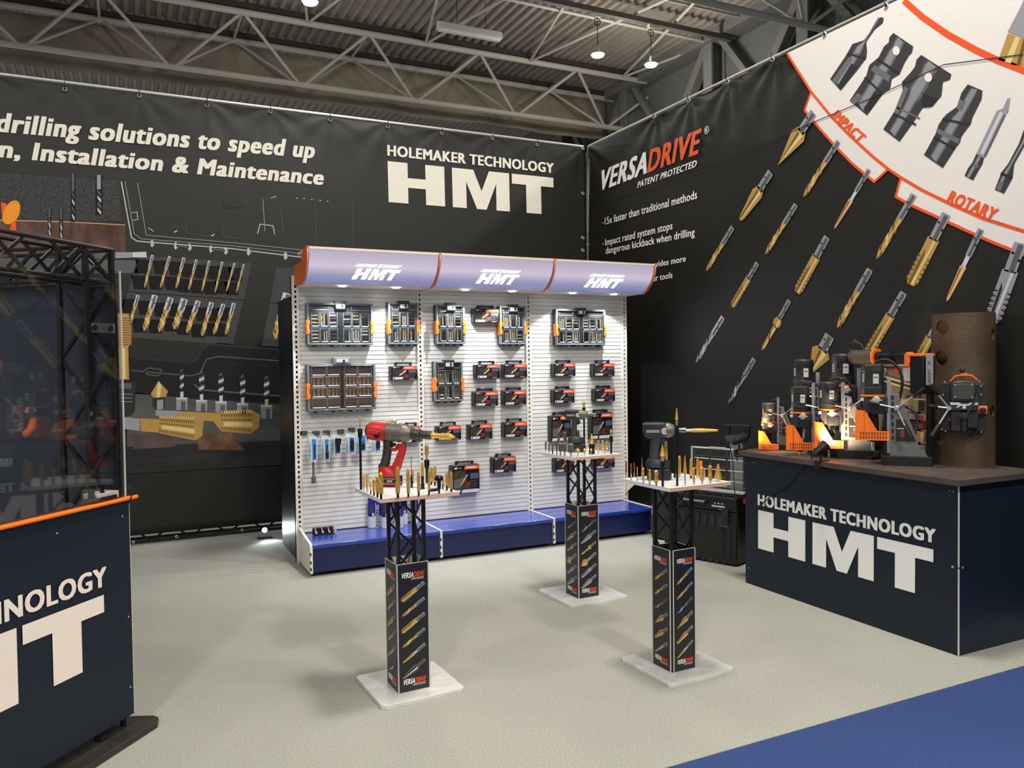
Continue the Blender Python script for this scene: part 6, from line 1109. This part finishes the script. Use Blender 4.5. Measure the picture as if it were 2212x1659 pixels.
m = MB(); m.prism([(-W_*.72, zt-.035), (-W_*.36, zt-.035), (-W_*.38, zt-.06), (-W_*.7, zt-.06)], -.05, -.01, DGREY); m.box((-W_*.7, -.052, zt-.05), (-W_*.38, -.046, zt-.036), GREY3); m.build('grab_handle', lid, bevel=.003)
m = MB(); m.box((-.2, -.016, zt-.08), (-.09, -.011, zt-.068), GREY4); m.box((-.14, -.016, zt-.098), (-.1, -.011, zt-.092), GREY3)
for xx in (-.18, -.15, -.12): m.box((xx, -.016, zt-.055), (xx+.015, -.011, zt-.048), GREY4)
m.build('badge', lid)
for xx in (-.09, -W_+.09): m = MB(); m.box((xx-.028, -.022, zt-.22), (xx+.028, -.004, zt-.09), SLATE); m.box((xx-.012, -.025, zt-.19), (xx+.012, -.021, zt-.155), BLACK); m.box((xx-.028, -.024, zt-.222), (xx+.028, -.02, zt-.216), GREY2); m.build('latch', t, bevel=.003)
m = MB(); m.box((-.03, .1, zt-.055), (.012, .26, zt-.02), mat('chest_red', (226, 70, 34), .4)); m.build('red_clip', t, bevel=.003)
# open clear organizer leaning on top
t2 = thing('clear_organizer', 'clear compartment box with its lid standing open on the tool chest', 'organizer', (p.x, p.y, zt+.008), yaw)
m = MB(); y0 = .2; h = .33; w0, w1 = -.50, -.02
MB().box((w0, y0, .0), (w1, y0+.006, h), clear_mat('organizer_clear', (.93, .95, .95), .06, 1.45), ).build('lid_pane', t2, smooth=False)
EDGE = mat('organizer_edge', (176, 182, 184), .25)
for a, b in (((w0, y0, 0), (w0, y0, h)), ((w1, y0, 0), (w1, y0, h)), ((w0, y0, h), (w1, y0, h)), ((w0, y0, 0), (w1, y0, 0))): m.rod(a, b, .008, EDGE, 8)
m.build('lid_rim', t2); m = MB(); nx_ = 3
for i in range(nx_):
    for j in range(4):
        xa = w0+.03+i*(w1-w0-.04)/nx_; xb = xa+(w1-w0)/nx_-.03; za = .02+j*h/4; zb = za+h/4-.02
        m.tube([(xa, y0-.006, za), (xb, y0-.006, za), (xb, y0-.006, zb), (xa, y0-.006, zb), (xa, y0-.006, za)], .0025, GREY2, 5); m.rod((xa, y0-.008, zb), (xb, y0-.008, zb), .0042, mat('lid_rib', (222, 226, 228), .3), 6)
m.build('pocket_rib', t2); MB().box((w0+.16, y0-.012, h-.004), (w0+.3, y0+.012, h+.014), EDGE).build('latch', t2, bevel=.003)
m = MB(); m.box((w0-.02, y0-.08, 0), (w1+.01, y0-.006, .016), mat('organizer_tray', (190, 194, 196), .35)); m.build('tray_edge', t2, bevel=.003); MB().box((w0, y0-.06, .016), (w0+.18, y0-.04, .022), ORANGE).build('orange_strip', t2)
# telescopic handle
t3 = thing('trolley_handle', 'tall black trolley handle with a grey strap rising behind the tool chest', 'handle', (p.x, p.y, 0), yaw); y1 = .31; xa, xb = -.26, -.06
f = lambda row: z_at((p.x+u.x*-.16+(.938*y1), p.y+u.y*-.16+.346*y1), row)
MB().box((-.22, y1, .02), (-.115, y1+.02, f(955)), mat('strap_grey', (150, 152, 154), .5)).build('strap_column', t3); MB().prism([(xa+.02, f(955)), (xb-.03, f(955)), (xb, f(938)), (xa+.0, f(942))], y1-.02, y1+.03, GREY_P).build('handle_socket', t3, bevel=.003)
m = MB(); m.box((xa+.01, y1-.004, f(940)), (xa+.035, y1+.02, f(919)), BLACK); m.box((xb-.02, y1-.004, f(940)), (xb+.005, y1+.02, f(919)), BLACK); m.box((xa-.02, y1-.01, f(921)), (xb+.01, y1+.026, f(917)), DGREY); m.build('grip', t3, bevel=.003)
for xx in (-.27, -.04): pass
# second black case behind
p5 = onz(1440, 1190, 0); t = thing('black_case', 'plain black case half hidden behind the chest and the stand truss', 'case', (p5.x+.25, p5.y+.2, 0), yaw); MB().box((-.25, 0, .01), (.1, .25, .42), mat('case_soft_black', (34, 36, 37), .5)).build('body', t, bevel=.01); m = MB(); m.tube([(-.22, -.004, .3), (-.22, -.03, .3), (-.22, -.03, .22), (-.22, -.004, .22)], .006, GREY3, 6); m.build('side_handle', t); MB().box((-.25, -.004, .2), (.1, .002, .21), DGREY).build('lid_seam', t)

# ------------------------------------------------------------------ glazed display booth on the left
E0 = onz(290, 1540, .08); E0.z = 0; BU = Vector((.65, .76, 0)).normalized(); BN = Vector((BU.y, -BU.x, 0))
byaw = math.atan2(BU.y, BU.x); bt = thing('display_booth', 'glazed display booth at the left edge with navy front, orange rail and black truss', 'display booth', (E0.x, E0.y, 0), byaw)
# booth coordinates: x along the front to the right, y into the booth
inv = Matrix.Rotation(-byaw, 3, 'Z')
def loc(P_): return inv @ (Vector(P_)-E0)
def hit_y(px_, py_, y): o = inv @ (EYE-E0); d = inv @ ray(px_, py_); return o+d*((y-o.y)/d.y)
def hit_x(px_, py_, x): o = inv @ (EYE-E0); d = inv @ ray(px_, py_); return o+d*((x-o.x)/d.x)
ZP0, ZP1 = .08, hit_y(283, 1076, 0).z
m = MB(); m.box((-3.2, 0, ZP0), (0, .006, ZP1), NAVY); fp = m.build('front_panel', bt, smooth=False)
MB().box((.0, -.0006, ZP0), (.002, .0066, ZP1), WHITE_ST).build('panel_edge', bt)
P = Plane((0, -.0008, 0), (1, 0, 0), (0, 0, 1), (0, -1, 0)); Z6 = lambda x, y: (lambda q: (q.x, q.z))(hit_y(x/3.6867, 1209+y/3.6867, 0))
tl_, tr_, bl_ = Z6(172, 517), Z6(822, 285), Z6(428, 1003); Wd = (tr_[0]-tl_[0])/.27; top = (tl_[1]+tr_[1])/2; bot = (Z6(425, 1003)[1]+Z6(640, 906)[1])/2; L0 = tr_[0]-Wd
P.hmt((L0, bot), (tr_[0], bot), (L0, top), mat('cream_warm_ink', (240, 226, 212), .45)).build('logo_lettering', fp)
y_r = Z6(842, 64); o_b = Z6(400, 352); b1 = (o_b[1]+Z6(808, 220)[1])/2; P.text('HOLEMAKER TECHNOLOGY', (L0, b1), (y_r[0], b1), (L0, (y_r[1]+Z6(395, 195)[1])/2), MATS['cream_warm_ink'], .048).build('logo_lettering', fp)
for xx, zz in ((-.04, .93), (-.38, .93), (-.02, .5), (-.02, .2)): MB().lathe([(0, .004), (.002, .0035)], EYELET, (xx, -.0005, zz), (0, -1, 0), 8).build('screw', fp)
m = MB(); m.box((-3.2, -.014, ZP1-.002), (.035, .03, ZP1+.006), ORANGE); m.rod((-3.2, -.012, ZP1+.004), (.035, -.012, ZP1+.004), .008, ORANGE, 10); m.build('orange_rail', bt)
gr = hit_y(271, 1062, .012); gtz = hit_y(254, 585, .012).z
m = MB(); m.box((-3.2, .01, ZP1+.006), (gr.x, .016, gtz), clear_mat('screen_clear', (.93, .94, .95), .012, 1.55)); m.build('clear_screen', bt, smooth=False)
m = MB(); m.box((gr.x-.001, .009, ZP1+.006), (gr.x+.0015, .017, gtz), mat('screen_edge', (222, 220, 210), .3)); m.build('screen_edge', bt)
yA = .04; A = hit_y(190, 800, yA); B = hit_y(246, 800, yA); xA, xB = A.x, B.x; s = xB-xA; C = hit_x(133, 800, xA); yC = C.y
zt1 = hit_y(187, 531, yA).z; zt2 = hit_y(190, 604, yA).z; r = .009
for nm, xx, yy in (('a', xA, yA), ('b', xB, yA), ('c', xA, yC), ('d', xB, yC)): MB().box((xx-r, yy-r, .03), (xx+r, yy+r, zt1), TRUSS).build('post', bt, smooth=False)
def lattice(axis, pa, pb, z0, z1, step, nm='lattice'):
    m = MB(); z = z1; up = (0, 1, 0) if axis == 'x' else (1, 0, 0); pa, pb = Vector(pa), Vector(pb)
    while z-step > z0-.01:
        if nm == 'lattice': pa, pb = pb, pa
        m.bar(pa+Vector((0, 0, z)), pb+Vector((0, 0, z-step)), .012, .009, TRUSS, up=up); z -= step
    m.build(nm, bt, smooth=False)
lattice('x', (xA, yA, 0), (xB, yA, 0), .04, zt2, .16); lattice('y', (xA, yA, 0), (xA, yC, 0), .04, zt2, .16); lattice('y', (xB, yC, 0), (xB, yA, 0), .04, zt2, .16); lattice('x', (xB, yC, 0), (xA, yC, 0), .04, zt2, .16)
for yy in (yA, yC):
    for zz in (zt1, zt2): MB().rod((-3.2, yy, zz), (xB+.01, yy, zz), r, TRUSS, 10).build('beam_chord', bt)
for xx in (xA, xB):
    for zz in (zt1, zt2): MB().rod((xx, yA, zz), (xx, 3.2, zz), r, TRUSS, 10).build('beam_chord', bt)
hz = zt1-zt2
for yy in (yA, yC):
    x0 = xA+s; q = s*1.0
    while x0 > -3: [MB().bar((x0, yy, za_), (x0-q*1.1, yy, zb_), .012, .009, TRUSS, up=(0, 1, 0)).build('beam_brace', bt, smooth=False) for za_, zb_ in ((zt1, zt2), (zt2, zt1))]; x0 -= q*1.1 if x0 > xA else q*1.9
for xx in (xA, xB):
    y0 = yA; q = s
    while y0 < 3: [MB().bar((xx, y0, za_), (xx, y0+q*1.1, zb_), .012, .009, TRUSS, up=(1, 0, 0)).build('beam_brace', bt, smooth=False) for za_, zb_ in ((zt1, zt2), (zt2, zt1))]; y0 += q*1.7
MB().box((xB+.014, yA-.01, .06), (xB+.02, 3.2, zt2-.012), mat('booth_navy', (46, 51, 63), .45, noise=(4, .12))).build('side_panel', bt, smooth=False)
m = MB(); a, b = hit_y(197, 697, yA), hit_y(246, 720, yA); m.box((xA+.012, yA-.012, b.z), (xB-.002, yA-.006, a.z), ALU); pl_ = m.build('joining_plate', bt); m = MB()
for f_ in (.12, .72): m.lathe([(0, .013), (.004, .013)], BLACK, (xA+.012+(xB-xA)*f_, yA-.012, (a.z+b.z)/2), (0, -1, 0), 16)
m.lathe([(0, .003), (.004, .003)], BLACK, (xA+.012+(xB-xA)*.45, yA-.012, (a.z+b.z)/2), (0, -1, 0), 8); m.build('plate_hole', pl_)
m = MB(); m.box((xA+.02, .03, ZP1+.01), (xB, .1, ZP1+.04), WHITE_ST); m.box((xA-.02, .02, ZP1), (xB-.02, .07, ZP1+.025), BLACK); m.build('corner_fitting', bt, bevel=.003)
m = MB(); m.tube([(-.012, -.016, ZP1+.06), (-.02, -.02, ZP1+.04), (-.012, -.024, ZP1+.01), (-.02, -.016, ZP1-.015)], .003, BLACK, 6); m.build('cable_tie', bt)
# foot plate
ft = hit_y  # footprint traced on the floor in booth coordinates
tip = loc(onz(355, 1566, .0)); edge = loc(onz(190, 1659, 0)); back = loc(onz(292, 1549, .028))
y0 = (tip.y+edge.y)/2-.01; y1 = max(back.y, yC)+.06; x1 = tip.x+.02
o = [(-3.2, y0), (x1-.05, y0), (x1-.01, y0+.025), (x1, y0+.06), (x1-.03, y0+.16), (x1-.1, y1-.02), (x1-.2, y1), (-3.2, y1)]
MB().prism(o, 0, .028, mat('foot_plate_black', (46, 44, 42), .45, noise=(12, .2)), 'z').build('foot_plate', bt, bevel=.004, smooth=False)
m = MB(); m.rod((xA-.3, yC-.02, .06), (xB, yC-.02, .06), .012, TRUSS, 8); m.lathe([(0, .01), (.02, .01), (.022, .02), (.032, .02)], BLACK, (xB-.05, yA+.06, .028), n=8); m.build('foot_brace', bt)
# floor lamp washing the back wall
q = ony(569, 1141, 7.45); t = thing('floor_spotlight', 'small bright spotlight lying at the foot of the back banner', 'lamp', (q.x, 7.42, 0))
MB().box((-.06, -.05, 0), (.06, .03, .02), BLACK).build('stand', t); m = MB(); m.lathe([(0, .018), (.06, .026)], BLACK, (0, .02, .07), (.0, -1, .15), 16); m.build('lamp_head', t); m = MB(); m.lathe([(.0, .022), (.004, .02)], mat('floor_bulb', (255, 255, 255), .4, emit=((235, 246, 255), 40)), (0, -.041, .079), (0, -1, .15), 16); m.build('lens', t)
light('SPOT', 'floor_beam', (q.x, 7.36, .085), 7, (.9, .97, 1), .02, (q.x+.25, 6.0, 0), 120, .8)
